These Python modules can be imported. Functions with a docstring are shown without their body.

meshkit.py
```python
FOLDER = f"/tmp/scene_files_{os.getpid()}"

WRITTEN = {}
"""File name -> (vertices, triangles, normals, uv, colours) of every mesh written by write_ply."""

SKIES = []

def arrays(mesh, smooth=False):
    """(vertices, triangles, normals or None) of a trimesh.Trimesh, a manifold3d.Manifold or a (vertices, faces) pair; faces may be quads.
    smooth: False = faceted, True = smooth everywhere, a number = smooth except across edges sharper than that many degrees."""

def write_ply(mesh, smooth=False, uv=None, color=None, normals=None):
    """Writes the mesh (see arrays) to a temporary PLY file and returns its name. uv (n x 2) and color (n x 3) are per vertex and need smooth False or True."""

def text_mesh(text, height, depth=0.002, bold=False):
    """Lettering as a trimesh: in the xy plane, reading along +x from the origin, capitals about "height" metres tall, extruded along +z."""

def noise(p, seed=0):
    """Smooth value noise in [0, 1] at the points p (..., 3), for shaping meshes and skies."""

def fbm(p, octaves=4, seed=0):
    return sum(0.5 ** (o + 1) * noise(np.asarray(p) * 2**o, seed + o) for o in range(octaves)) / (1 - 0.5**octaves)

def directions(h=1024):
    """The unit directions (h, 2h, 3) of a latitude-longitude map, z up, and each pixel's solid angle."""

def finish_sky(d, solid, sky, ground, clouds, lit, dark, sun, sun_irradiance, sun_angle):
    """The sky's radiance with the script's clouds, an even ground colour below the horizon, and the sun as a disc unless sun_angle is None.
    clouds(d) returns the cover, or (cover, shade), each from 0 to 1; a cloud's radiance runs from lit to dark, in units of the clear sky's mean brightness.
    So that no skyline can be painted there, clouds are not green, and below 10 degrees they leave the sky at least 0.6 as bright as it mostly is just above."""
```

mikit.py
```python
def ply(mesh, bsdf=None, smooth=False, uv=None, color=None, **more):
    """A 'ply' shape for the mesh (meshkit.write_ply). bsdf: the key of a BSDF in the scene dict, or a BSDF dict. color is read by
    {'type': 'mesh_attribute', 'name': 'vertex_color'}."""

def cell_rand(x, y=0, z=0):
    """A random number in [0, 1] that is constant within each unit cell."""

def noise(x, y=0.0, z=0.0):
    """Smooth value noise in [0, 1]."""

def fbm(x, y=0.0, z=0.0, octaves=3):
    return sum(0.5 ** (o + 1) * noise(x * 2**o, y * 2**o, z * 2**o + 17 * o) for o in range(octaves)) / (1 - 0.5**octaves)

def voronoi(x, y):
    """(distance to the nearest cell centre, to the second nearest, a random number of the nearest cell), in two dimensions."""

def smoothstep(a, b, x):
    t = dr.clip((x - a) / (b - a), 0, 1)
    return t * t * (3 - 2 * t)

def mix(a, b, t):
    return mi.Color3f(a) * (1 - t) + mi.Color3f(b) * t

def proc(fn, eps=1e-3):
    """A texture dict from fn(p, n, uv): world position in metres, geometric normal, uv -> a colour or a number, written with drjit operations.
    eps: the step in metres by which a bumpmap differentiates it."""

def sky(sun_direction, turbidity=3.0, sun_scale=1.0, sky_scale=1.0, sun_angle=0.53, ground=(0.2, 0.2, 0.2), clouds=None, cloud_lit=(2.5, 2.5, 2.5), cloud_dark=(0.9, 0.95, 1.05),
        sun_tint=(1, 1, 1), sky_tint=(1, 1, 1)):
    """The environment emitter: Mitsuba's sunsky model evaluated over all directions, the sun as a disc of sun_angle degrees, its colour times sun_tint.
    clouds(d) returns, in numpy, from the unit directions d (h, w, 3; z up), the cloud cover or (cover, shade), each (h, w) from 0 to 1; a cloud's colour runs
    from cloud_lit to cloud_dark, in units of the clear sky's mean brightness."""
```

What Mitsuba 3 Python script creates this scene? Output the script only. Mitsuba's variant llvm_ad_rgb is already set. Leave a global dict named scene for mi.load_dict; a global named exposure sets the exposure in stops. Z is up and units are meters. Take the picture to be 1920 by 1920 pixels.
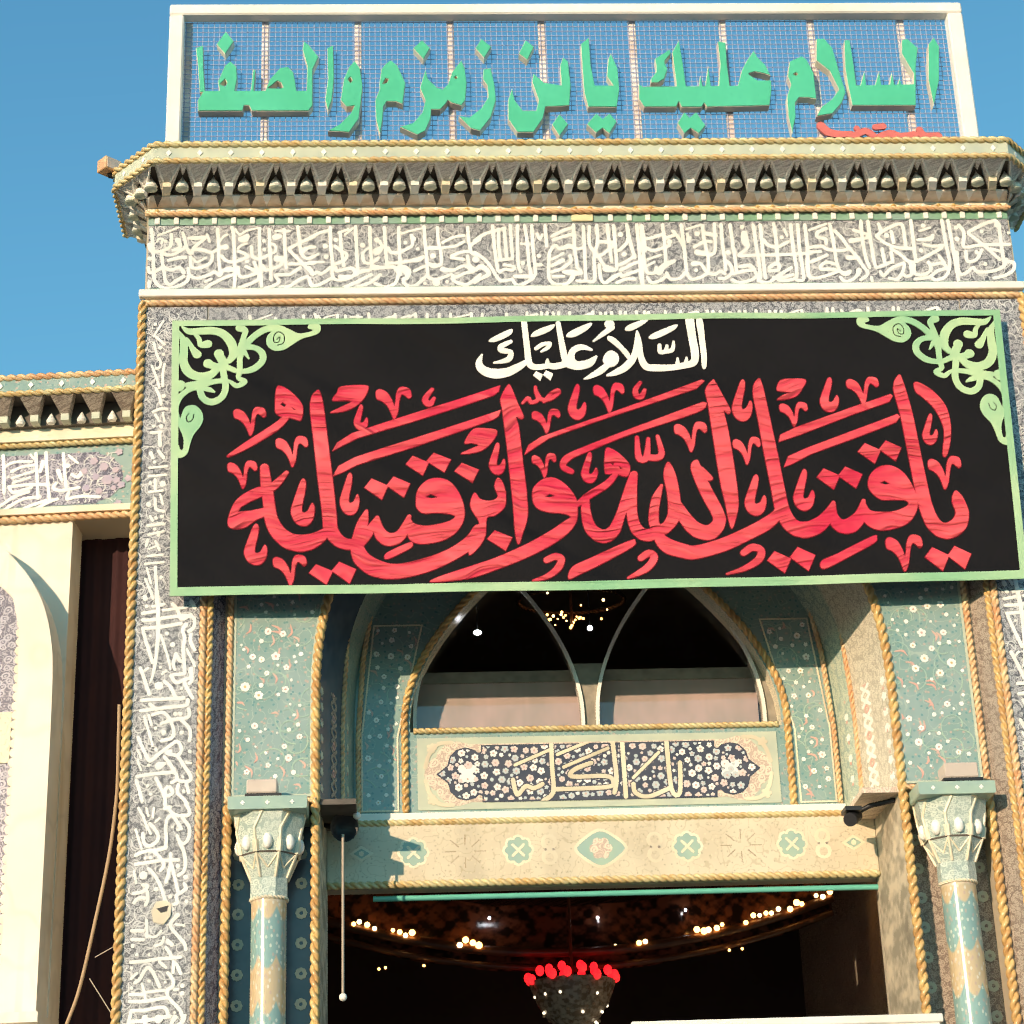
import math, random
import numpy as np, trimesh, mitsuba as mi, drjit as dr
import mikit
from mikit import proc, noise, fbm, voronoi, cell_rand, smoothstep, mix
from shapely import affinity, union_all
from shapely.geometry import Polygon, MultiPolygon, Point, box as sbox, LineString

# ---------------------------------------------------------------- camera, sky, exposure
T = mi.ScalarTransform4f
EYE = np.array([-1.44, -14.5, 1.6])
FWD, UP = np.array([0.05107, 0.91998, 0.38862]), np.array([0.01480, -0.38978, 0.92079])
SUN = (-0.515, -0.83, 0.185)
exposure = 1.95
scene, labels = {'type': 'scene'}, {}
scene['camera'] = {'type': 'perspective', 'fov': 26.99, 'fov_axis': 'x', 'near_clip': 0.1, 'far_clip': 4000.0,
                   'to_world': T().look_at(origin=EYE.tolist(), target=(EYE + FWD).tolist(), up=UP.tolist())}
scene['sky'] = mikit.sky(SUN, turbidity=1.5, sun_scale=1.0, sky_scale=1.0, sun_tint=(1.15, 1.34, 2.45), sky_tint=(1.25, 2.4, 2.7), ground=(0.08, 0.075, 0.07))

# ---------------------------------------------------------------- materials
def rgb(c): return {'type': 'rgb', 'value': list(map(float, c))}
def mat(key, color, rough=0.5, spec=0.4, metal=0.0, bump=None, **more):
    b = {'type': 'principled', 'base_color': color if isinstance(color, dict) else rgb(color), 'roughness': rough, 'specular': spec, 'metallic': metal, **more}
    if bump: b = {'type': 'bumpmap', 'arbitrary': {**bump[0]}, 'scale': bump[1], 'bsdf': b}
    scene[key] = {'type': 'twosided', 'bsdf': b}
def blotch(a, b, k=6.0, gain=1.0, grime=0.0):
    a, b = np.array(a), np.array(b)
    def fn(p, n, uv):
        t = dr.clip((fbm(p.x * k, p.y * k + 7, p.z * k) - 0.5) * 2.2 * gain + 0.5, 0, 1)
        c = mix(a.tolist(), b.tolist(), t)
        if grime:
            g = smoothstep(0.5, 0.75, fbm(p.x * 3.1 + 9, p.y * 3, p.z * 1.3)) * grime
            c = c * (1 - g)
        return c
    return proc(fn)
def arabesque(lo, hi, k=1.0):
    def fn(p, n, uv):
        x, z = p.x * k + p.y * 1.9 * k, p.z * k
        w = fbm(x * 9, z * 9, 3.0) * 0.05
        d1, d2, r = voronoi((x + w) * 17, (z + w) * 17)
        ring = smoothstep(0.12, 0.05, dr.abs(d1 - 0.33))
        f = fbm(x * 16, z * 16, 5.0) * 7
        line = smoothstep(0.2, 0.08, dr.abs(f - dr.floor(f) - 0.5))
        dot = smoothstep(0.15, 0.08, d1)
        return mix(lo, hi, dr.clip(dr.maximum(dr.maximum(ring, line * 0.75), dot), 0, 1))
    return proc(fn)
mat('m_wall', blotch((.50, .44, .33), (.42, .36, .27), 2.0), .7, .2)
mat('m_arab', arabesque((.085, .088, .10), (.46, .46, .46), 1.7), .35, .5)
mat('m_arab_blue', arabesque((.05, .05, .095), (.36, .35, .40)), .35, .5)
mat('m_white', blotch((.86, .84, .77), (.78, .76, .69), 5, 1, .08), .35, .5)
mat('m_cream', blotch((.80, .72, .54), (.70, .61, .43), 4, 1, .25), .45, .4)
mat('m_ochre', blotch((.66, .47, .19), (.50, .29, .11), 9, 1.3), .28, .6)
mat('m_ochre_pale', blotch((.70, .52, .29), (.60, .34, .17), 8, 1.3), .35, .5)
mat('m_olive', blotch((.62, .55, .30), (.55, .38, .16), 8, 1.2), .35, .5)
def teal_fn(p, n, uv):
    x, z = p.x + p.y * 1.9, p.z
    t = dr.clip((fbm(x * 5, z * 5, 7.0) - .5) * 2.6 + .5, 0, 1)
    c = mix((.21, .32, .28), (.27, .36, .33), t)
    f = fbm(x * 6.5, z * 6.5, 2.0) * 6; f = f - dr.floor(f)
    vine = smoothstep(.075, .03, dr.abs(f - .5))
    c = mix_c(c, mi.Color3f(.40, .46, .38), vine * .55)
    d1, d2, r = voronoi(x * 19, z * 19)
    return mix_c(c, mix((.10, .24, .25), (.52, .36, .29), smoothstep(.45, .55, r)), smoothstep(.20, .12, d1) * .75)
def mix_c(a, b, t): return a * (1 - t) + b * t
mat('m_teal', proc(teal_fn), .22, .6)
mat('m_teal_pale', blotch((.36, .47, .36), (.30, .42, .36), 6, 1.2), .3, .5)
mat('m_green_band', blotch((.20, .36, .24), (.26, .38, .33), 3.0, 1.4), .3, .5)
mat('m_sage', blotch((.52, .55, .41), (.44, .48, .38), 6, 1.2), .35, .5)
mat('m_cap', arabesque((.33, .41, .36), (.58, .63, .54), 1.3), .35, .5)
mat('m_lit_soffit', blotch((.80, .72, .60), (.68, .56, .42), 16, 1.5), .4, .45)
mat('m_fan', arabesque((.48, .44, .40), (.82, .78, .72), 1.7), .4, .4)
mat('m_red_edge', (.20, .008, .02), .7, .2)
mat('m_field', blotch((.050, .052, .072), (.075, .072, .09), 9), .3, .5)
mat('m_mosaic', blotch((.012, .006, .005), (.15, .055, .028), 13, 1.9), .2, .6)
mat('m_crystal', blotch((.50, .46, .40), (.22, .17, .13), 26, 2), .15, .7)
mat('m_blue', blotch((.035, .06, .10), (.06, .09, .13), 7), .25, .6)
mat('m_pink', blotch((.62, .34, .28), (.58, .42, .34), 9), .3, .5)
mat('m_plaque', (.74, .66, .40), .4, .4)
mat('m_gold', blotch((.66, .48, .20), (.55, .36, .12), 9), .3, .5)
def tan_fn(p, n, uv):
    x, z = p.x + p.y * 1.9, p.z
    c = mix((.66, .58, .42), (.59, .51, .36), dr.clip((fbm(x * 4, z * 4, 7.0) - .5) * 2.4 + .5, 0, 1))
    f = fbm(x * 7, z * 7, 2.0) * 6; f = f - dr.floor(f)
    c = mix_c(c, mi.Color3f(.44, .37, .22), smoothstep(.08, .03, dr.abs(f - .5)) * .5)
    d1, d2, r = voronoi(x * 21, z * 21)
    c = mix_c(c, mix((.36, .32, .20), (.70, .60, .42), smoothstep(.45, .55, r)), smoothstep(.18, .1, d1) * .55)
    return c * (1 - smoothstep(.5, .75, fbm(p.x * 3.1 + 9, p.y * 3, p.z * 1.3)) * .12)
mat('m_tan', proc(tan_fn), .35, .5)
mat('m_peach', arabesque((.52, .40, .31), (.74, .62, .48), .9), .35, .5)
mat('m_rosy', (.66, .55, .50), .35, .5)
mat('m_mist', (.50, .54, .53), .35, .5)
mat('m_scroll', (.60, .60, .58), .35, .5)
mat('m_reveal', arabesque((.42, .39, .30), (.66, .62, .50), 1.1), .35, .5)
mat('m_violet', blotch((.34, .30, .40), (.50, .40, .42), 9), .35, .5)
mat('m_bevel', arabesque((.28, .38, .33), (.52, .56, .43), .9), .3, .5)
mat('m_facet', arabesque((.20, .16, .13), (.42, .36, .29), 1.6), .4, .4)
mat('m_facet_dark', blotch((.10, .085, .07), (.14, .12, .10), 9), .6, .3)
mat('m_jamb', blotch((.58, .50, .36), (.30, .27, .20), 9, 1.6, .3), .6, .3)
mat('m_soffit', blotch((.46, .38, .26), (.34, .25, .16), 14, 1.4), .45, .4)
def marble_fn(p, n, uv):
    c = mix((.76, .70, .57), (.69, .62, .49), dr.clip((fbm(p.x * 1.6, p.y * 1.6, p.z * 1.6) - .5) * 3 + .5, 0, 1))
    vein = smoothstep(.06, .0, dr.abs(fbm(p.x * 2.2, p.y * 2.2 + 3, p.z * 1.7) - .5)) * .10
    run = smoothstep(.55, .8, noise(p.x * 14 + p.y * 9, 2.0, p.z * .7)) * smoothstep(.4, .7, fbm(p.x * 2, p.y, p.z * .8)) * .25
    return c * (1 - vein) * mix((1, 1, 1), (.74, .62, .45), dr.clip(run * 2.2, 0, 1))
mat('m_marble', proc(marble_fn), .4, .4)
mat('m_frame', blotch((.86, .83, .75), (.78, .74, .64), 2, 1, .1), .4, .4)
mat('m_post', blotch((.80, .76, .71), (.66, .54, .47), 4, 1.4), .5, .3)
mat('m_wire', (.34, .36, .50), .45, .4)
mat('m_sign_green', blotch((.075, .47, .26), (.09, .52, .31), 2), .32, .5)
mat('m_sign_side', blotch((.66, .66, .52), (.58, .50, .42), 6), .4, .4)
mat('m_sign_red', (.62, .16, .14), .5, .3)
mat('m_rail', (.13, .46, .36), .35, .5)
mat('m_box', blotch((.58, .50, .42), (.52, .44, .37), 6), .5, .4)
mat('m_dark', (.02, .02, .022), .45, .4)
mat('m_cable', (.42, .29, .17), .6, .3)
mat('m_cord', (.42, .36, .28), .6, .3)
mat('m_ground', blotch((.19, .18, .165), (.14, .135, .125), .8), .7, .2)
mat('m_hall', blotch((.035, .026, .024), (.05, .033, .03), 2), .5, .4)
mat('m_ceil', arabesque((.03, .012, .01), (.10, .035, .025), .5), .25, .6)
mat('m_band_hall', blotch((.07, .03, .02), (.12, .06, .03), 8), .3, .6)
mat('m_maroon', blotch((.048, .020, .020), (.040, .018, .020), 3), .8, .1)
def pink_cloth(p, n, uv):
    t = fbm(p.x * 7, 1.0, p.z * 3); s = noise(p.x * 40, p.z * 3)
    return mix((.50, .37, .33), (.36, .30, .25), dr.clip(t * 1.3 - .2 + s * .15, 0, 1))
mat('m_pink_cloth', proc(pink_cloth), .8, .1)
mat('m_grey_rail', blotch((.22, .20, .16), (.30, .27, .21), 14), .6, .3)
def weave(p, n, uv): return noise(p.x * 90, p.z * 90) * .5 + fbm(p.x * 5, p.z * 2.2) * 1.5
def folds(p, n, uv):
    d = p.x * .55 + p.z * .9
    return smoothstep(.42, .75, fbm(d * 2.1, p.x * .5, 4.0)) * 1.6 + noise(p.x * 1.7, p.z * 5.0) * .7 + noise(p.x * 70, p.z * 70) * .06
mat('m_black_cloth', blotch((.008, .008, .0095), (.011, .0105, .012), 2), .8, .12, bump=(proc(folds, 4e-3), .03), sheen=.05)
def satin(p, n, uv):
    w = p.z * 34 + noise(p.x * 2.6, p.z * 3.0) * 7 + noise(p.x * 7 + 5, p.z * 5) * 2
    return noise(p.x * 3.0, w) * .75 + noise(p.x * 6 + 3, w * 2.3) * .35
def red_fn(p, n, uv):
    t = dr.clip(fbm(p.x * 1.1 + 3, p.z * 1.6) * 1.5 - .25 + (satin(p, n, uv) - .45) * 1.3, 0, 1)  # wrinkle highlights are painted into the red as well as bumped
    return mix((.60, .022, .062), (.74, .095, .110), t)
mat('m_red', proc(red_fn), .55, .3, bump=(proc(satin, 2e-3), .040), sheen=.25)
mat('m_white_cloth', blotch((.86, .83, .75), (.80, .76, .66), 8), .7, .2, bump=(proc(satin, 2e-3), .003))
def edge_fn(p, n, uv): return mix((.40, .57, .33), (.22, .46, .25), dr.clip(fbm(p.x * 1.6, p.z * 1.1) * 2.2 - .6, 0, 1))
mat('m_border', proc(edge_fn), .55, .3, bump=(proc(satin, 2e-3), .003))
def orn_fn(p, n, uv): return mix((.44, .60, .33), (.27, .50, .28), dr.clip(fbm(p.x * 3.2, p.z * 3.2) * 2.4 - .75, 0, 1))
mat('m_ornament', proc(orn_fn), .5, .35, bump=(proc(satin, 2e-3), .004))
def shaft_fn(p, n, uv):
    a = dr.atan2(p.y - .12, dr.abs(p.x) - 2.4)
    z = p.z + dr.abs(dr.sin(a * 3)) * .09
    f = z * 1.55; q = f - dr.floor(f)
    base = mix((.23, .36, .33), (.53, .41, .24), smoothstep(.48, .52, q) * smoothstep(1.0, .96, q))
    d1, d2, r = voronoi(a * 3.2 + 4 * cell_rand(dr.floor(f)), p.z * 17)
    fl = smoothstep(.26, .16, d1)
    base = mix_c(base, mix((.66, .66, .56), (.46, .33, .27), smoothstep(.4, .6, r)), fl * .6)
    top = smoothstep(4.86, 4.92, p.z)
    return mix_c(base, mix((.62, .60, .48), (.50, .35, .27), smoothstep(.3, .2, d1)), top)
def mix_c(a, b, t): return a * (1 - t) + b * t
mat('m_shaft', proc(shaft_fn), .16, .6, clearcoat=.6, clearcoat_gloss=.9)
scene['m_pane'] = {'type': 'thindielectric', 'int_ior': 1.5}
for k, c in (('warm', (1.0, .62, .24)), ('white', (1.0, .88, .68)), ('red', (1.0, .012, .02)), ('cool', (.9, .95, 1.0))):
    scene['m_bulb_' + k] = {'type': 'twosided', 'bsdf': {'type': 'diffuse', 'reflectance': rgb((.5, .4, .3))}}
GLOW = {'warm': (2.2, .95, .22), 'white': (1.5, .95, .38), 'red': (.62, .004, .008), 'cool': (7, 7.2, 7.6)}

# ---------------------------------------------------------------- builders
def key_for(base):
    if base not in scene and base not in labels: return base
    i = 1
    while f'{base}_{i:03d}' in scene or f'{base}_{i:03d}' in labels: i += 1
    return f'{base}_{i:03d}'
def label(key, text=None, cat=None, group=None, kind=None):
    d = labels.setdefault(key, {})
    if text: d['label'] = text
    if cat: d['category'] = cat
    if group: d['group'] = group
    if kind: d['kind'] = kind
def put(base, mesh, bsdf, smooth=False, kind=None, text=None, glow=None):
    key = key_for(base)
    scene[key] = mikit.ply(mesh, bsdf, smooth)
    if glow: scene[key]['emitter'] = {'type': 'area', 'radiance': rgb(glow)}
    if kind or text: label(key, text, None, None, kind)
    return key
def cat(ms): return trimesh.util.concatenate(ms)
def fix(m):
    if m.volume < 0: m.invert()
    return m
def box(x0, x1, y0, y1, z0, z1):
    m = trimesh.creation.box(extents=(abs(x1 - x0), abs(y1 - y0), abs(z1 - z0)))
    m.apply_translation(((x0 + x1) / 2, (y0 + y1) / 2, (z0 + z1) / 2)); return m
def rbox(x0, x1, y0, y1, z0, z1, c=.012):
    p = [(a, b, d) for a in (0, 1) for b in (0, 1) for d in (0, 1)]
    v = []
    for a, b, d in p:
        sx, sy, sz = (1 if a == 0 else -1), (1 if b == 0 else -1), (1 if d == 0 else -1)
        q = np.array([(x0, x1)[a], (y0, y1)[b], (z0, z1)[d]], float)
        v += [q + (0, sy * c, sz * c), q + (sx * c, 0, sz * c), q + (sx * c, sy * c, 0)]
    return trimesh.convex.convex_hull(np.array(v))
def hull(pts): return trimesh.convex.convex_hull(np.array(pts, float))
def polys(g):
    if g.is_empty: return []
    return [p for p in getattr(g, 'geoms', [g]) if isinstance(p, Polygon) and p.area > 1e-7]
def extrude(g, h, fn, size=None):
    out = []
    for p in polys(g):
        m = trimesh.creation.extrude_polygon(p, h, engine='earcut')
        if size:
            v, f = trimesh.remesh.subdivide_to_size(m.vertices, m.faces, size, max_iter=12)
            m = trimesh.Trimesh(v, f)
        v = m.vertices
        out.append(fix(trimesh.Trimesh(fn(v[:, 0], v[:, 1], v[:, 2]), m.faces, process=False)))
    return cat(out)
def wall_at(y): return lambda u, v, w: np.stack([u, y - w, v], 1)     # a plate on the plane y, facing the square
def plate(g, y, h): return extrude(g, h, wall_at(y))
TH = math.radians(5.0)
SE, SN, SO = np.array([-math.cos(TH), math.sin(TH), 0]), np.array([-math.sin(TH), -math.cos(TH), 0]), np.array([-3.42, .5, 0])
def side_at(out): return lambda u, v, w: SO + u[:, None] * SE + (out + w)[:, None] * SN + np.stack([0 * u, 0 * u, v], 1)
def side_pt(s, out, z): return SO + s * SE + out * SN + np.array([0, 0, z])
def side_box(s0, s1, o0, o1, z0, z1): return extrude(sbox(s0, z0, s1, z1), o1 - o0, side_at(o0))
def tube(path, r, n=8, closed_ends=True):
    path = np.asarray(path, float); r = np.broadcast_to(r, len(path))
    t = np.gradient(path, axis=0); t /= np.linalg.norm(t, axis=1, keepdims=True) + 1e-12
    ref = np.array([0.13, 0.93, 0.2]) if abs(t[:, 1]).mean() < .8 else np.array([0, 0.1, 1.0])
    a = np.cross(t, ref); a /= np.linalg.norm(a, axis=1, keepdims=True); b = np.cross(t, a)
    ang = np.arange(n) * 2 * np.pi / n
    v = path[:, None] + r[:, None, None] * (np.cos(ang)[None, :, None] * a[:, None] + np.sin(ang)[None, :, None] * b[:, None])
    i = np.arange(len(path) - 1)[:, None] * n; j = np.arange(n)[None]; k = (j + 1) % n
    f = np.concatenate([np.stack([i + j, i + k, i + n + k], -1).reshape(-1, 3), np.stack([i + j, i + n + k, i + n + j], -1).reshape(-1, 3)])
    v = v.reshape(-1, 3); m = len(v)
    if closed_ends:
        v = np.vstack([v, path[:1], path[-1:]]); j = j[0]; k = k[0]
        f = np.vstack([f, np.stack([k, j, 0 * j + m], 1), np.stack([m - n + j, m - n + k, 0 * j + m + 1], 1)])
    return fix(trimesh.Trimesh(v, f, process=False))
def resample(path, step):
    path = np.asarray(path, float); d = np.r_[0, np.cumsum(np.linalg.norm(np.diff(path, axis=0), axis=1))]
    n = max(2, int(d[-1] / step) + 1); s = np.linspace(0, d[-1], n)
    return np.stack([np.interp(s, d, path[:, k]) for k in range(3)], 1), s
def twist(path, r, pitch, hand=1):
    """Two thick strands wound round each other along the path."""
    p, s = resample(path, pitch / 9)
    t = np.gradient(p, axis=0); t /= np.linalg.norm(t, axis=1, keepdims=True)
    ref = np.array([0.05, 1.0, 0.07]) if abs(t[:, 1]).mean() < .7 else np.array([0, 0, 1.0])
    a = np.cross(t, ref); a /= np.linalg.norm(a, axis=1, keepdims=True); b = np.cross(t, a)
    out = []
    for k in (0, np.pi):
        w = hand * (2 * np.pi * s / pitch) + k
        c = p + .47 * r * (np.cos(w)[:, None] * a + np.sin(w)[:, None] * b)
        out.append(tube(c, .56 * r, 6))
    return cat(out)
def rope(path, r=.034, pitch=.15, bsdf='m_ochre', holder='tiled_gateway', hand=1):
    return put(holder + '__rope_moulding', twist(path, r, pitch, hand), bsdf, True)
def disc(c, r, n=14): return Point(*c).buffer(r, quad_segs=max(2, n // 4))
def flower(x, z, r, n=6, rot=0.):
    return union_all([disc((x + .62 * r * math.cos(rot + k * 2 * math.pi / n), z + .62 * r * math.sin(rot + k * 2 * math.pi / n)), .40 * r, 8) for k in range(n)] + [disc((x, z), .5 * r, 8)])
def catmull(p, closed, per=4):
    p = np.asarray(p, float); n = len(p)
    if n < 3: return p
    idx = np.arange(n if closed else n - 1); out = []
    g = (lambda i: p[i % n]) if closed else (lambda i: p[np.clip(i, 0, n - 1)])
    for t in np.arange(per) / per:
        a, b, c, d = g(idx - 1), g(idx), g(idx + 1), g(idx + 2)
        out.append(.5 * (2 * b + (c - a) * t + (2 * a - 5 * b + 4 * c - d) * t * t + (3 * b - a - 3 * c + d) * t ** 3))
    out = np.stack(out, 1).reshape(-1, p.shape[1])
    return out if closed else np.vstack([out, p[-1:]])
def stroke(pts, per=4, nib=1.0):
    q = catmull(pts, False, per); ds = []
    for x, z, w in q:
        c = disc((x, z), max(w, 1) / 2, 12)
        ds.append(c)
    return union_all([MultiPolygon([a, b]).convex_hull for a, b in zip(ds[:-1], ds[1:])])
def trace(name, tol=.6):
    """The outlines of a traced piece of writing, in metres on its wall."""
    add, cut, thin = [], [], []
    for item in TRACE[name].replace('\n', '').split(';'):
        k, pts = item[0], np.array([list(map(float, q.split())) for q in item[1:].split(',')])
        if k == 's': add.append(stroke(pts))
        elif k == 'x': thin.append(stroke(pts))
        elif k == 'o': add.append(disc(pts[0, :2], pts[0, 2] / 2, 16))
        elif k == 'P': add.append(Polygon(catmull(pts, True)).buffer(0))
        elif k == 'p': add.append(Polygon(pts).buffer(0))
        elif k == 'h': cut.append(Polygon(pts).buffer(0))
    g = union_all(add)
    if cut or thin: g = g.difference(union_all(cut + thin))
    return affinity.scale(g.buffer(.8).simplify(tol), .001, .001, origin=(0, 0))
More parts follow.
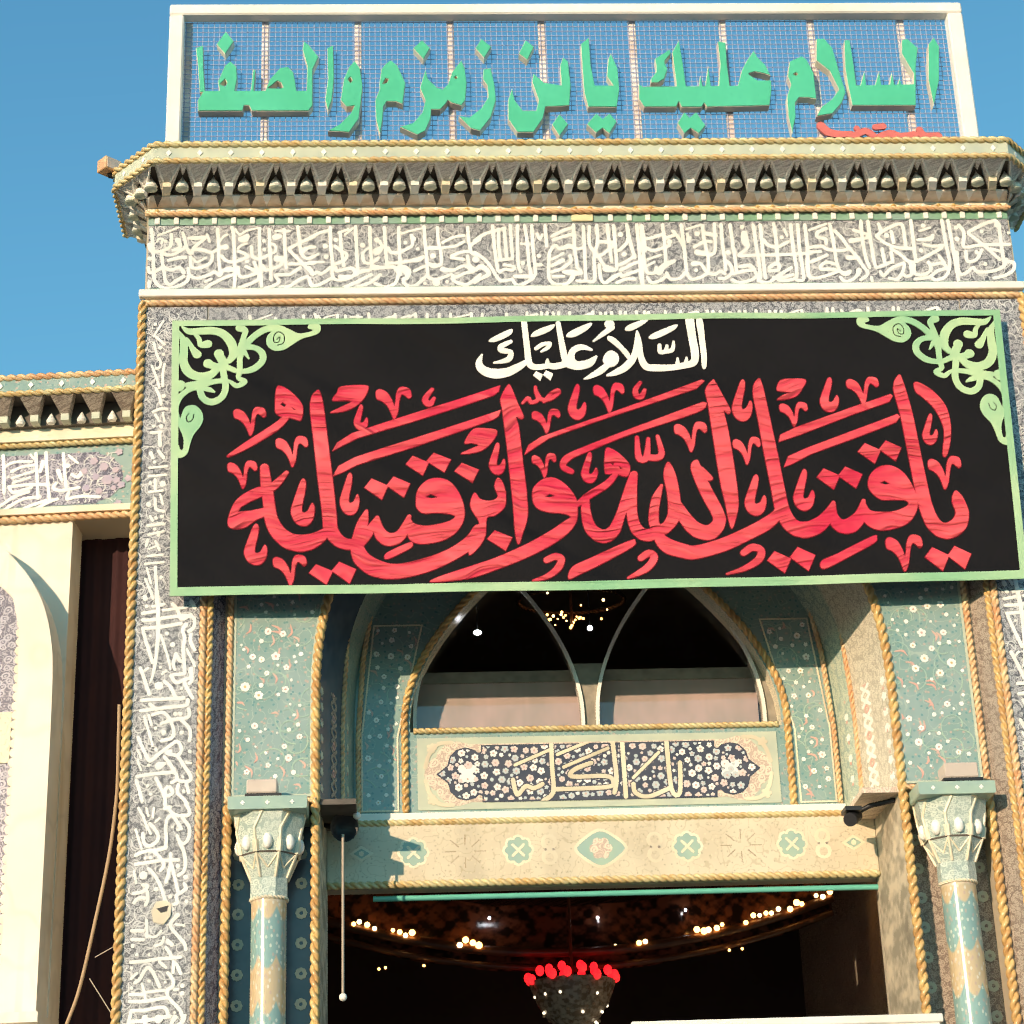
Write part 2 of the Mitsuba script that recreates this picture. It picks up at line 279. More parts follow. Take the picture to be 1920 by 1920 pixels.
TRACE = {
    'red': '''P-2680 8496,-2656 8514,-2623 8502,-2599 8481,-2573 8435,-2555 8389,-2546 8427,-2542 8480,-2524 8524,-2491 8530,-2455 8514,-2443 8465,-2459 8447,-2483 8468,-2505 8477,-2519 8455,-2526 8404,-2531 8347,-2547 8302,-2561 8302,-2578 8348,-2603 8394,-2636 8426,-2672 8445;
P-2367 8255,-2344 8274,-2311 8261,-2287 8239,-2261 8190,-2244 8141,-2235 8182,-2231 8238,-2212 8284,-2179 8291,-2144 8273,-2132 8222,-2148 8203,-2172 8225,-2193 8235,-2207 8211,-2215 8158,-2221 8097,-2237 8049,-2251 8049,-2267 8098,-2291 8147,-2324 8181,-2360 8201;
P-2716 8059,-2695 8076,-2665 8064,-2643 8044,-2619 8000,-2603 7956,-2595 7993,-2592 8043,-2575 8085,-2545 8091,-2513 8075,-2501 8029,-2516 8012,-2538 8032,-2557 8041,-2570 8019,-2577 7971,-2581 7916,-2595 7873,-2608 7873,-2624 7917,-2646 7961,-2676 7992,-2709 8010;
P-2377 7308,-2354 7326,-2320 7314,-2296 7292,-2269 7246,-2252 7199,-2243 7238,-2239 7291,-2220 7335,-2186 7342,-2150 7325,-2138 7276,-2155 7257,-2179 7279,-2200 7288,-2215 7265,-2223 7215,-2228 7157,-2245 7111,-2259 7111,-2276 7158,-2300 7204,-2334 7237,-2370 7257;
P-1627 8648,-1601 8668,-1564 8655,-1538 8631,-1510 8579,-1492 8527,-1481 8571,-1475 8630,-1453 8680,-1416 8687,-1377 8668,-1364 8613,-1383 8593,-1409 8616,-1433 8627,-1449 8601,-1459 8544,-1466 8480,-1485 8429,-1501 8429,-1519 8481,-1544 8533,-1581 8569,-1620 8591;
P-2164 7946,-2147 7919,-2150 7851,-2167 7765,-2175 7698,-2163 7675,-2146 7678,-2126 7697,-2102 7749,-2087 7734,-2082 7689,-2095 7622,-2129 7577,-2174 7571,-2220 7601,-2246 7654,-2251 7699,-2234 7766,-2208 7852,-2184 7924;
P-1823 7989,-1809 7965,-1812 7905,-1827 7828,-1834 7768,-1824 7748,-1810 7751,-1793 7767,-1773 7814,-1761 7800,-1757 7760,-1768 7700,-1797 7661,-1834 7655,-1872 7682,-1893 7729,-1897 7769,-1883 7829,-1860 7905,-1840 7969;
P-2502 7587,-2486 7564,-2488 7507,-2503 7434,-2511 7377,-2499 7358,-2483 7361,-2464 7376,-2441 7420,-2427 7407,-2421 7369,-2434 7313,-2466 7275,-2509 7270,-2554 7296,-2579 7340,-2584 7378,-2569 7435,-2544 7508,-2522 7568;
P-1738 8542,-1727 8527,-1730 8490,-1740 8442,-1746 8404,-1739 8392,-1728 8394,-1716 8404,-1701 8433,-1692 8424,-1689 8399,-1697 8362,-1718 8338,-1746 8334,-1774 8351,-1789 8380,-1792 8405,-1782 8442,-1765 8490,-1750 8530;
s-1209 8668 26,-1260 8591 42,-1246 8552 47,-1221 8551 42,-1195 8595 21;
p-1412 8052,-1361 8117,-1245 8062,-1290 7960;
p-1260 8076,-1205 8141,-1082 8086,-1131 7984;
p-1055 7993,-1000 8057,-878 8002,-927 7900;
p-1717 7870,-1665 7939,-1546 7880,-1592 7772;
p-1556 7883,-1504 7952,-1385 7894,-1431 7786;
p-2119 7203,-2069 7267,-1951 7213,-1995 7112;
p-1956 7217,-1904 7285,-1784 7227,-1829 7119;
P-2366 8688,-2322 8699,-2242 8637,-2173 8537,-2182 8427,-2221 8428,-2290 8451,-2330 8451,-2369 8485,-2375 8540;
h-2340 8550,-2321 8574,-2291 8549,-2306 8528;
h-2261 8538,-2217 8504,-2241 8505;
s-2290 8451 42,-2359 8375 57,-2505 8269 57,-2630 8184 41,-2712 8131 18;
P-1885 8693,-1707 8702,-1687 8663,-1737 8569,-1836 8499,-1965 8479,-1896 8520,-1807 8567,-1861 8579,-1950 8581,-1915 8644;
s-2059 8657 21,-2069 8557 94,-2039 8262 103,-2004 7938 107,-1975 7673 101,-1965 7546 101,-1927 7473 95,-1869 7430 85,-1802 7424 80,-1763 7449 80;
s-1704 7684 20,-1733 7585 76,-1763 7491 80,-1773 7397 95,-1735 7303 120,-1630 7229 129,-1486 7206 111,-1294 7244 110,-1099 7323 95,-952 7425 96,-891 7518 86;
s-2448 8036 61,-2426 7838 86,-2400 7648 93,-2351 7532 105,-2264 7452 122,-2158 7435 130,-2062 7470 100,-1994 7526 60;
s-1754 7438 80,-1695 7510 70,-1627 7630 26;
s-1627 7630 26,-1613 7520 80,-1551 7456 100,-1459 7486 80,-1394 7632 28;
P-1343 7747,-1327 7843,-1262 7916,-1184 7936,-1096 7908,-1030 7817,-994 7699,-1001 7594,-1057 7500,-1155 7439,-1291 7415,-1377 7437,-1410 7506,-1394 7626,-1365 7579,-1288 7556,-1191 7565,-1103 7590,-1059 7624,-1092 7646,-1189 7658,-1287 7656,-1334 7694;
h-1279 7783,-1235 7811,-1177 7782,-1226 7772;
p-1950 8169,-1916 8233,-1808 8307,-1372 8460,-699 8692,-710 8644,-751 8612,-1373 8394,-1768 8269,-1887 8205;
p-1946 7967,-1907 8044,-1789 8112,-1375 8252,-700 8489,-717 8440,-757 8413,-1376 8182,-1770 8053,-1877 7995;
P-2461 7879,-2567 7841,-2653 7768,-2699 7653,-2703 7579,-2659 7553,-2582 7562,-2506 7618,-2439 7659,-2431 7775;
h-2637 7683,-2613 7725,-2546 7766,-2460 7807,-2449 7712,-2545 7690;
s-2287 7996 29,-2354 7912 56,-2422 7849 61;
P-1572 7305,-1557 7352,-1397 7427,-1373 7411,-1397 7380,-1524 7315;
P-976 8225,-909 8333,-819 8340,-740 8325,-742 8276,-803 8195,-884 8147,-1003 8133,-942 8168,-872 8202,-921 8222;
P-644 8688,-697 8583,-686 8483,-661 8177,-645 7918,-632 7704,-625 7493,-604 7403,-571 7492,-533 7618,-531 7809,-548 8024,-569 8328,-588 8427,-549 8410,-533 8437,-574 8548,-619 8682;
P-731 8221,-720 8203,-724 8156,-737 8096,-745 8050,-737 8034,-725 8037,-710 8049,-693 8085,-682 8075,-680 8044,-691 7997,-715 7967,-747 7962,-779 7983,-795 8020,-798 8051,-785 8097,-764 8157,-746 8206;
P-743 7930,-764 7866,-742 7791,-767 7759,-816 7749,-875 7766,-912 7815,-944 7741,-936 7677,-889 7592,-886 7518,-902 7466,-952 7425,-964 7321,-895 7382,-844 7475,-830 7612,-771 7632,-701 7694,-684 7779,-695 7865,-718 7919;
p-830 7446,-774 7511,-650 7455,-700 7353;
P-487 7808,-470 7861,-399 7919,-320 7923,-234 7858,-170 7750,-166 7633,-184 7559,-251 7476,-381 7384,-579 7283,-775 7204,-969 7140,-1238 7117,-1190 7154,-967 7228,-772 7297,-555 7397,-376 7499,-256 7581,-215 7613,-273 7640,-370 7652,-447 7680,-484 7734;
h-400 7775,-364 7801,-316 7779,-366 7769;
P-481 8095,-462 8110,-438 8100,-421 8083,-403 8045,-392 8007,-383 8039,-378 8082,-362 8118,-337 8123,-311 8110,-304 8070,-317 8055,-334 8072,-350 8080,-361 8061,-369 8020,-375 7972,-389 7935,-400 7935,-411 7973,-427 8011,-451 8038,-477 8053;
P-467 8455,-446 8470,-417 8460,-397 8443,-375 8404,-362 8365,-352 8398,-346 8442,-328 8478,-299 8484,-268 8470,-259 8429,-274 8414,-295 8432,-313 8439,-326 8420,-335 8378,-343 8330,-359 8292,-371 8292,-384 8331,-404 8370,-432 8397,-463 8413;
P2 8657,26 8676,57 8664,79 8641,102 8592,116 8543,127 8584,135 8640,156 8687,188 8694,222 8676,231 8624,214 8605,192 8627,172 8637,156 8613,146 8560,137 8499,118 8450,104 8451,91 8499,70 8548,39 8583,6 8603;
P590 8328,615 8347,649 8334,672 8312,696 8264,710 8215,722 8256,731 8311,753 8357,788 8364,824 8346,833 8295,814 8276,791 8298,770 8308,753 8285,741 8232,731 8172,711 8124,696 8124,682 8172,661 8221,629 8255,594 8275;
s-534 8542 17,-493 8580 29,-469 8545 29,-418 8568 29,-431 8635 27,-434 8674 17;
s-426 8624 26,-393 8568 29,-333 8567 29,-266 8616 30,-270 8642 25,-321 8611 25,-374 8551 25;
P-117 8687,-105 8666,-110 8613,-127 8545,-136 8493,-127 8475,-113 8478,-97 8492,-76 8533,-64 8521,-62 8486,-75 8433,-104 8399,-140 8393,-175 8417,-194 8458,-196 8493,-181 8546,-156 8613,-134 8669;
s356 8697 23,317 8636 37,324 8586 42,359 8580 40,387 8635 23;
p-534 8121,-502 8196,-405 8260,80 8429,821 8713,841 8702,776 8641,160 8428,-346 8248,-458 8174;
P-276 8030,-254 8084,-193 8126,-51 8184,356 8348,767 8508,828 8524,842 8507,762 8441,251 8262,-54 8135,-175 8083,-232 8030,-218 8010,-177 7980,-195 7954,-258 7987;
P-52 8124,-41 8107,-45 8062,-60 8005,-68 7961,-60 7946,-48 7948,-33 7960,-15 7994,-5 7984,-3 7955,-15 7910,-40 7881,-72 7877,-103 7897,-119 7932,-121 7961,-107 8006,-86 8063,-67 8110;
P66 8139,106 8149,173 8099,237 8012,223 7931,183 7924,130 7949,76 7944,52 7971;
h95 8030,125 8037,118 8008;
h153 8008,192 7989,166 7980;
s130 7943 36,62 7864 51,-70 7780 51,-172 7702 33;
s-101 7759 51,-102 7642 66,-73 7515 86,11 7451 101,91 7491 86,146 7607 66,216 7797 67,258 7936 46;
s268 7941 46,237 7743 74,235 7605 76,263 7499 86,333 7451 93,423 7481 83,495 7527 81,545 7621 92,549 7770 90,530 7932 88,526 8024 23;
s740 8042 23,731 7983 78,797 7788 93,865 7627 92,869 7542 92,795 7469 114,698 7492 114,626 7578 97,564 7685 87;
P763 8004,850 7905,795 7890;
s465 7847 19,419 7741 62,395 7634 67,393 7539 73,433 7475 71;
s402 7460 61,475 7370 111,589 7326 113,686 7314 103,886 7371 101,1069 7454 94,1223 7536 94,1307 7609 72,1322 7662 51;
s305 8239 27,310 8076 48,365 8075 48,389 8227 25;
s380 8075 48,454 8074 48,482 8117 42,460 8248 25;
s-405 7275 45,-341 7302 50,-298 7278 50,-330 7206 50,-410 7146 36,-508 7116 12;
s279 7274 45,340 7311 52,377 7277 52,329 7205 52,248 7155 36,179 7125 12;
P-251 7127,-223 7215,-94 7280,204 7411,243 7405,221 7363,1 7242,-168 7162;
P902 8707,846 8629,857 8507,877 8220,903 7883,929 7700,944 7562,964 7500,1007 7614,1025 7720,1018 7957,992 8284,969 8450,1002 8427,1019 8460,964 8594,921 8695;
P1133 8709,1146 8685,1138 8623,1117 8543,1105 8482,1114 8461,1129 8464,1148 8481,1173 8529,1186 8515,1187 8474,1170 8412,1137 8371,1096 8365,1057 8393,1038 8441,1037 8482,1056 8544,1087 8623,1113 8689;
P1173 7927,1187 7904,1179 7845,1157 7770,1145 7712,1154 7692,1170 7695,1191 7711,1216 7756,1230 7743,1231 7704,1214 7645,1179 7607,1136 7601,1096 7628,1075 7674,1074 7713,1094 7771,1125 7846,1152 7908;
P1537 7965,1550 7941,1542 7881,1520 7805,1507 7745,1516 7725,1531 7728,1551 7744,1577 7791,1590 7777,1591 7737,1573 7678,1539 7639,1497 7633,1458 7660,1439 7706,1438 7746,1458 7806,1489 7882,1517 7945;
P1799 8729,1811 8708,1804 8656,1783 8589,1771 8537,1780 8520,1794 8522,1813 8536,1836 8577,1848 8565,1849 8530,1833 8478,1801 8444,1762 8439,1726 8462,1709 8503,1708 8538,1727 8590,1755 8656,1780 8712;
P2534 8412,2543 8394,2535 8348,2518 8289,2507 8244,2513 8229,2525 8231,2539 8243,2559 8279,2568 8268,2568 8238,2554 8193,2528 8163,2498 8158,2470 8179,2457 8214,2457 8245,2473 8290,2498 8348,2518 8396;
P1021 8199,1043 8216,1070 8205,1089 8185,1109 8141,1120 8097,1131 8134,1139 8184,1158 8226,1187 8232,1217 8216,1224 8170,1208 8153,1189 8173,1171 8182,1157 8160,1146 8112,1137 8058,1119 8015,1107 8015,1096 8059,1079 8102,1053 8133,1023 8151;
P1395 8490,1418 8505,1447 8495,1466 8477,1486 8436,1497 8396,1509 8430,1517 8476,1537 8514,1567 8519,1598 8505,1605 8463,1589 8447,1569 8465,1551 8473,1536 8454,1525 8410,1516 8360,1497 8321,1485 8321,1473 8361,1456 8401,1428 8429,1398 8446;
P1925 8696,1952 8714,1985 8702,2007 8681,2029 8635,2042 8589,2056 8628,2066 8680,2090 8724,2124 8730,2159 8714,2167 8665,2148 8647,2126 8668,2104 8677,2088 8655,2074 8604,2062 8547,2041 8502,2026 8502,2014 8548,1994 8594,1963 8626,1928 8645;
P2473 8018,2499 8039,2532 8025,2554 8001,2576 7949,2587 7896,2602 7940,2613 8000,2639 8050,2674 8057,2709 8038,2715 7983,2695 7962,2673 7986,2652 7997,2635 7971,2620 7914,2606 7849,2583 7798,2568 7798,2557 7850,2538 7902,2508 7939,2474 7961;
P2087 7386,2116 7409,2152 7394,2177 7368,2201 7311,2214 7254,2230 7302,2242 7367,2269 7420,2308 7428,2347 7408,2354 7348,2333 7325,2308 7351,2285 7363,2266 7335,2250 7273,2235 7202,2210 7146,2194 7147,2181 7203,2160 7260,2126 7300,2088 7324;
s1256 8708 21,1244 8613 83,1269 8368 90,1297 8094 99,1325 7823 98,1349 7630 105,1408 7512 114,1504 7479 125,1616 7524 108,1693 7614 72,1729 7693 25;
s1729 7693 25,1715 7581 72,1763 7506 102,1842 7510 115,1919 7589 82,1955 7706 25;
P2003 7834,2031 7920,2108 7984,2198 7988,2282 7927,2339 7807,2358 7699,2332 7603,2259 7519,2135 7474,2036 7470,1961 7514,1924 7589,1955 7700,1992 7630,2070 7613,2170 7617,2252 7647,2291 7679,2269 7706,2180 7713,2090 7714,2026 7769;
h2089 7849,2131 7870,2168 7842,2132 7834;
P1386 8622,1418 8700,1500 8716,1611 8709,1585 8642,1518 8564,1384 8538,1438 8582,1500 8598,1440 8608;
p1365 8191,1380 8246,1495 8304,1956 8481,2250 8583,2263 8566,2233 8521,1950 8420,1531 8249;
p1388 7986,1425 8070,1561 8133,1936 8282,2283 8415,2301 8393,2266 8349,1930 8216,1597 8089,1450 8010;
s2332 8733 21,2321 8632 88,2353 8408 91,2374 8132 93,2395 7860 96,2414 7666 101,2457 7516 111,2539 7456 125,2639 7502 115,2680 7598 95,2661 7694 91,2654 7764 27;
P2437 8670,2483 8669,2577 8595,2655 8471,2674 8326,2659 8194,2626 8085,2602 8055,2591 8086,2616 8217,2617 8316,2571 8450,2491 8551,2445 8597;
p1955 8108,2013 8176,2126 8119,2071 8011;
p2117 8127,2174 8196,2284 8138,2230 8031;
p1625 7899,1682 7968,1796 7910,1741 7800;
p1786 7910,1846 7982,1966 7921,1909 7808;
p1204 7245,1261 7314,1376 7255,1322 7146;
p1372 7267,1433 7343,1555 7278,1497 7159;
p2363 7250,2425 7326,2542 7262,2482 7142;
p2532 7260,2592 7334,2706 7271,2647 7154;
s1033 7306 46,1100 7349 53,1162 7326 53,1141 7254 53,1028 7183 36,899 7143 12;
P1590 7183,1605 7235,1722 7286,1991 7418,2020 7407,1996 7365,1788 7253,1634 7177''',
    'white': '''P815 9224,861 9224,869 9046,874 8899,858 8808,833 8820,831 8933,822 9104;
s764 9225 67,774 9070 60,786 8945 60,770 8860 56,687 8833 51,585 8818 51,484 8819 58,409 8831 55,373 8916 48,364 9052 43,357 9132 17;
s708 8833 43,720 8900 17;
s647 8828 43,651 8896 17;
s357 9126 19,329 8939 48,263 8839 59,179 8783 48,112 8760 19;
P134 9095,184 9077,242 9008,289 8940,276 8895,220 8975,152 9043,128 9066;
P83 8886,106 8942,148 8970,197 8941,205 8884,172 8840,131 8829,111 8840;
s122 8852 45,59 8796 53,-24 8747 32,-65 8731 11;
s35 8920 19,-19 8865 62,-100 8843 72,-170 8855 64,-201 8901 53,-221 9037 45,-241 9208 37;
s2 8977 19,-73 9001 48,-140 8968 49,-154 8889 55,-100 8849 43;
s-195 8861 53,-272 8840 53,-332 8852 45,-335 8897 19;
s-327 8846 43,-423 8836 48,-472 8870 49,-485 9006 45,-500 9222 43;
s-486 8893 32,-543 8849 55,-645 8800 74,-746 8793 80,-825 8828 66,-852 8886 49,-827 8953 15;
s-607 9058 30,-679 9019 45,-675 8985 45,-610 8968 38,-632 8906 45,-738 8883 15;
p-448 8769,-425 8802,-375 8774,-396 8721;
p-373 8772,-349 8807,-297 8778,-319 8723;
P-773 9066,-737 9099,-613 9161,-588 9149,-615 9109,-718 9060;
P-453 9102,-411 9147,-287 9197,-268 9185,-310 9140,-413 9096;
P-185 9093,-148 9138,-13 9205,18 9199,-25 9148,-120 9090;
P265 9150,302 9190,417 9234,447 9228,404 9189,310 9138;
P443 9074,481 9113,638 9180,669 9174,625 9129,499 9067;
o150 9197 76;
s169 9169 43,95 9112 37,21 9051 13;
s521 9011 28,523 8954 34,564 8959 34,576 9004 24;
s563 8953 32,615 8970 34,629 9038 19;
s-417 8994 30,-365 9029 32,-309 9035 26,-331 8998 32,-378 8968 17''',
    'orn': '''s-3080 9210 11,-3026 9168 50,-2946 9171 58,-2846 9174 64,-2766 9143 65,-2708 9067 71,-2690 8977 65,-2722 8917 44;
s-3112 9181 11,-3067 9094 49,-3060 8989 62,-3062 8914 65,-3024 8828 70,-2950 8786 70,-2865 8796 67,-2813 8844 49;
s-2985 9145 21,-2951 9107 35,-2935 9054 44,-2884 9061 67;
s-3044 9101 35,-3013 9055 35,-2994 9018 44,-2961 8972 67;
o-2799 8978 74;
o-2877 8895 74;
s-2799 8970 63,-2764 8903 67,-2747 8865 49;
s-2873 8889 63,-2820 8870 56,-2774 8873 56;
s-2774 8881 56,-2707 8850 42,-2641 8827 39,-2542 8848 51,-2476 8914 51,-2477 8981 51,-2531 9027 44,-2617 9036 51;
s-2643 8946 42,-2641 8834 42,-2650 8775 36,-2603 8743 41,-2659 8707 40,-2705 8739 29,-2745 8754 29;
s-2647 9198 65,-2606 9171 47,-2619 9111 42,-2632 9028 59,-2642 8939 44;
s-2598 9058 51,-2539 9125 51,-2460 9180 53,-2379 9195 51,-2313 9186 28;
P-2448 9079,-2439 9124,-2413 9157,-2360 9213,-2279 9182,-2205 9143,-2119 9156,-2099 9172,-2135 9188,-2125 9218,-2085 9233,-2042 9206,-2045 9157,-2085 9127,-2178 9098,-2245 9054,-2311 9009,-2378 8999,-2430 9033;
x-2369 9096 10,-2345 9116 10,-2355 9074 10,-2388 9074 10,-2391 9123 10,-2359 9159 10,-2315 9130 10,-2318 9066 10,-2365 9046 10;
s-2942 8705 56,-3013 8677 43,-3081 8611 43,-3104 8524 36,-3089 8436 34,-3047 8327 25;
P-3061 8472,-3036 8530,-2977 8548,-2924 8507,-2903 8441,-2921 8376,-2971 8304,-2995 8225,-3013 8154,-3064 8119,-3117 8148,-3118 8205,-3080 8226,-3066 8189,-3045 8189,-3042 8269,-3064 8342,-3075 8407;
x-3008 8479 8,-3027 8450 10,-3013 8410 10,-2981 8428 10,-2972 8471 10;
s-2774 8881 51,-2758 8791 50,-2744 8688 50,-2775 8607 50,-2847 8572 55,-2910 8609 50,-2935 8683 50,-2942 8712 42;
s-2745 8754 42,-2837 8741 43,-2935 8720 64,-3021 8714 49;
s-3110 8729 49,-3070 8722 56,-3078 8685 42;
s-2915 8690 42,-2862 8675 39,-2825 8656 13;
s-2607 8990 35,-2576 8938 14''',
    'sign': '''p-3004 11191,-2959 11278,-2151 11274,-2147 11512,-2184 11665,-2174 11741,-2132 11703,-2057 11594,-2104 11474,-2103 11136,-2135 11087,-2579 11090,-2601 11139,-2642 11140,-2652 11090,-3001 11092;
p-3031 11681,-2974 11706,-2965 11479,-2948 11266,-2990 11266,-3011 11517;
p-2833 11271,-2851 11365,-2796 11516,-2754 11553,-2706 11503,-2699 11389,-2718 11271;
h-2834 11340,-2793 11390,-2777 11352,-2792 11315;
p-2592 11270,-2574 11477,-2555 11470,-2566 11270;
p-2477 11269,-2446 11375,-2363 11488,-2300 11501,-2257 11450,-2241 11362,-2230 11268;
h-2456 11300,-2383 11369,-2351 11350,-2335 11306,-2361 11294;
p-2868 11719,-2796 11840,-2731 11743,-2798 11623;
p-1988 11677,-1940 11702,-1935 11385,-1951 11185,-1983 11086,-2004 11186,-1983 11386;
p-1771 11555,-1729 11485,-1709 11321,-1720 11184,-1742 11010,-1816 10888,-1983 10901,-1889 10962,-1805 11060,-1773 11134,-1836 11122,-1883 11185,-1856 11385,-1814 11498;
h-1825 11378,-1805 11404,-1788 11372,-1804 11347;
p-1484 11560,-1432 11509,-1370 11345,-1394 11145,-1447 11170,-1520 11170,-1547 11121,-1553 11009,-1576 10861,-1606 11009,-1610 11183,-1572 11296,-1577 11333,-1559 11472,-1527 11522;
h-1552 11333,-1526 11389,-1502 11381,-1518 11345;
p-1302 11674,-1231 11750,-1168 11673,-1224 11565;
p-1209 11470,-1190 11381,-1117 11293,-1075 11280,-1032 11330,-997 11443,-920 11557,-896 11481,-883 11342,-898 11179,-931 11129,-1004 11155,-1035 11180,-1057 11143,-1100 11093,-1169 11093,-1176 11007,-1220 10896,-1283 10859,-1418 10934,-1313 10970,-1238 11069,-1215 11181,-1255 11294,-1232 11382;
h-983 11393,-966 11408,-954 11390,-969 11378;
p-805 11671,-755 11761,-677 11684,-738 11575;
p-747 11467,-688 11480,-661 11316,-655 11178,-702 11016,-789 10893,-862 10918,-954 11030,-870 11017,-773 11104,-717 11203,-719 11316,-755 11379;
p-459 11619,-401 11746,-334 11682,-392 11555;
p-349 11427,-267 11339,-129 11313,-132 11502,-107 11579,-66 11540,-55 11312,-74 11124,-265 11113,-291 11001,-369 10878,-495 10879,-565 11003,-559 11177,-524 11290,-506 11177,-446 11077,-341 11076,-316 11176,-362 11352;
p-219 10951,-157 11044,-92 10950,-165 10839;
p43 11706,111 11770,114 11501,137 11311,286 11310,238 11399,257 11564,281 11615,327 11475,332 11272,303 11109,74 11111,49 11249,45 11502;
p56 10949,135 11048,185 10998,241 11047,295 10972,231 10861,181 10911,126 10868;
p490 11322,521 11297,1529 11304,1553 11266,1524 11115,1021 11105,1003 11143,979 11105,819 11106,801 11157,776 11107,521 11108,482 11184;
p777 11626,838 11741,856 11510,868 11288,793 11289;
p589 11372,636 11435,640 11499,633 11562,757 11652,765 11613,707 11537,729 11460,696 11371,641 11334,587 11334;
p970 11300,989 11408,1001 11300;
p1022 11300,1059 11497,1067 11300;
p1151 11727,1215 11714,1211 11509,1219 11299,1129 11299,1157 11509;
p1281 11299,1325 11444,1376 11546,1437 11636,1464 11571,1523 11494,1558 11392,1552 11259,1281 11292;
h1377 11419,1432 11437,1495 11421,1590 11386,1587 11351,1447 11352,1386 11403;
p777 10957,837 11056,876 11006,933 11056,999 10931,940 10857,880 10907,824 10857;
p1721 11532,1822 11582,1862 11544,1905 11416,1905 11175,1842 11188,1767 11189,1730 11138,1725 11013,1684 10852,1666 11014,1671 11202,1713 11315,1692 11392;
h1737 11410,1763 11427,1778 11414,1761 11394;
p1957 11749,2022 11749,2079 11658,2113 11440,2148 11237,2106 11136,2021 11036,1891 11012,1941 11100,2034 11174,2096 11263,2037 11441,1938 11543;
p2184 11735,2228 11735,2237 11491,2240 11300,2706 11310,2717 11412,2640 11604,2653 11733,2699 11746,2776 11655,2740 11476,2701 11108,2189 11111,2174 11287,2165 11478;
p2270 11293,2319 11439,2320 11293;
p2388 11293,2438 11439,2442 11292;
p2507 11292,2539 11425,2551 11292;
p2572 11292,2595 11368,2609 11291;
p2868 11694,2919 11758,2952 11668,2916 11347,2846 11107,2830 11347''',
    'signred': '''s1928 10949 69,1986 10887 69,2080 10868 58,2167 10873 46;
s2163 10836 58,2276 10897 58,2346 10847 58;
s2365 10934 51,2430 10940 51;
s2387 10834 69,2477 10871 69,2559 10839 69,2668 10857 69;
s2716 10907 52,2752 10844 69,2860 10844 69;
o2214 10923 46''',
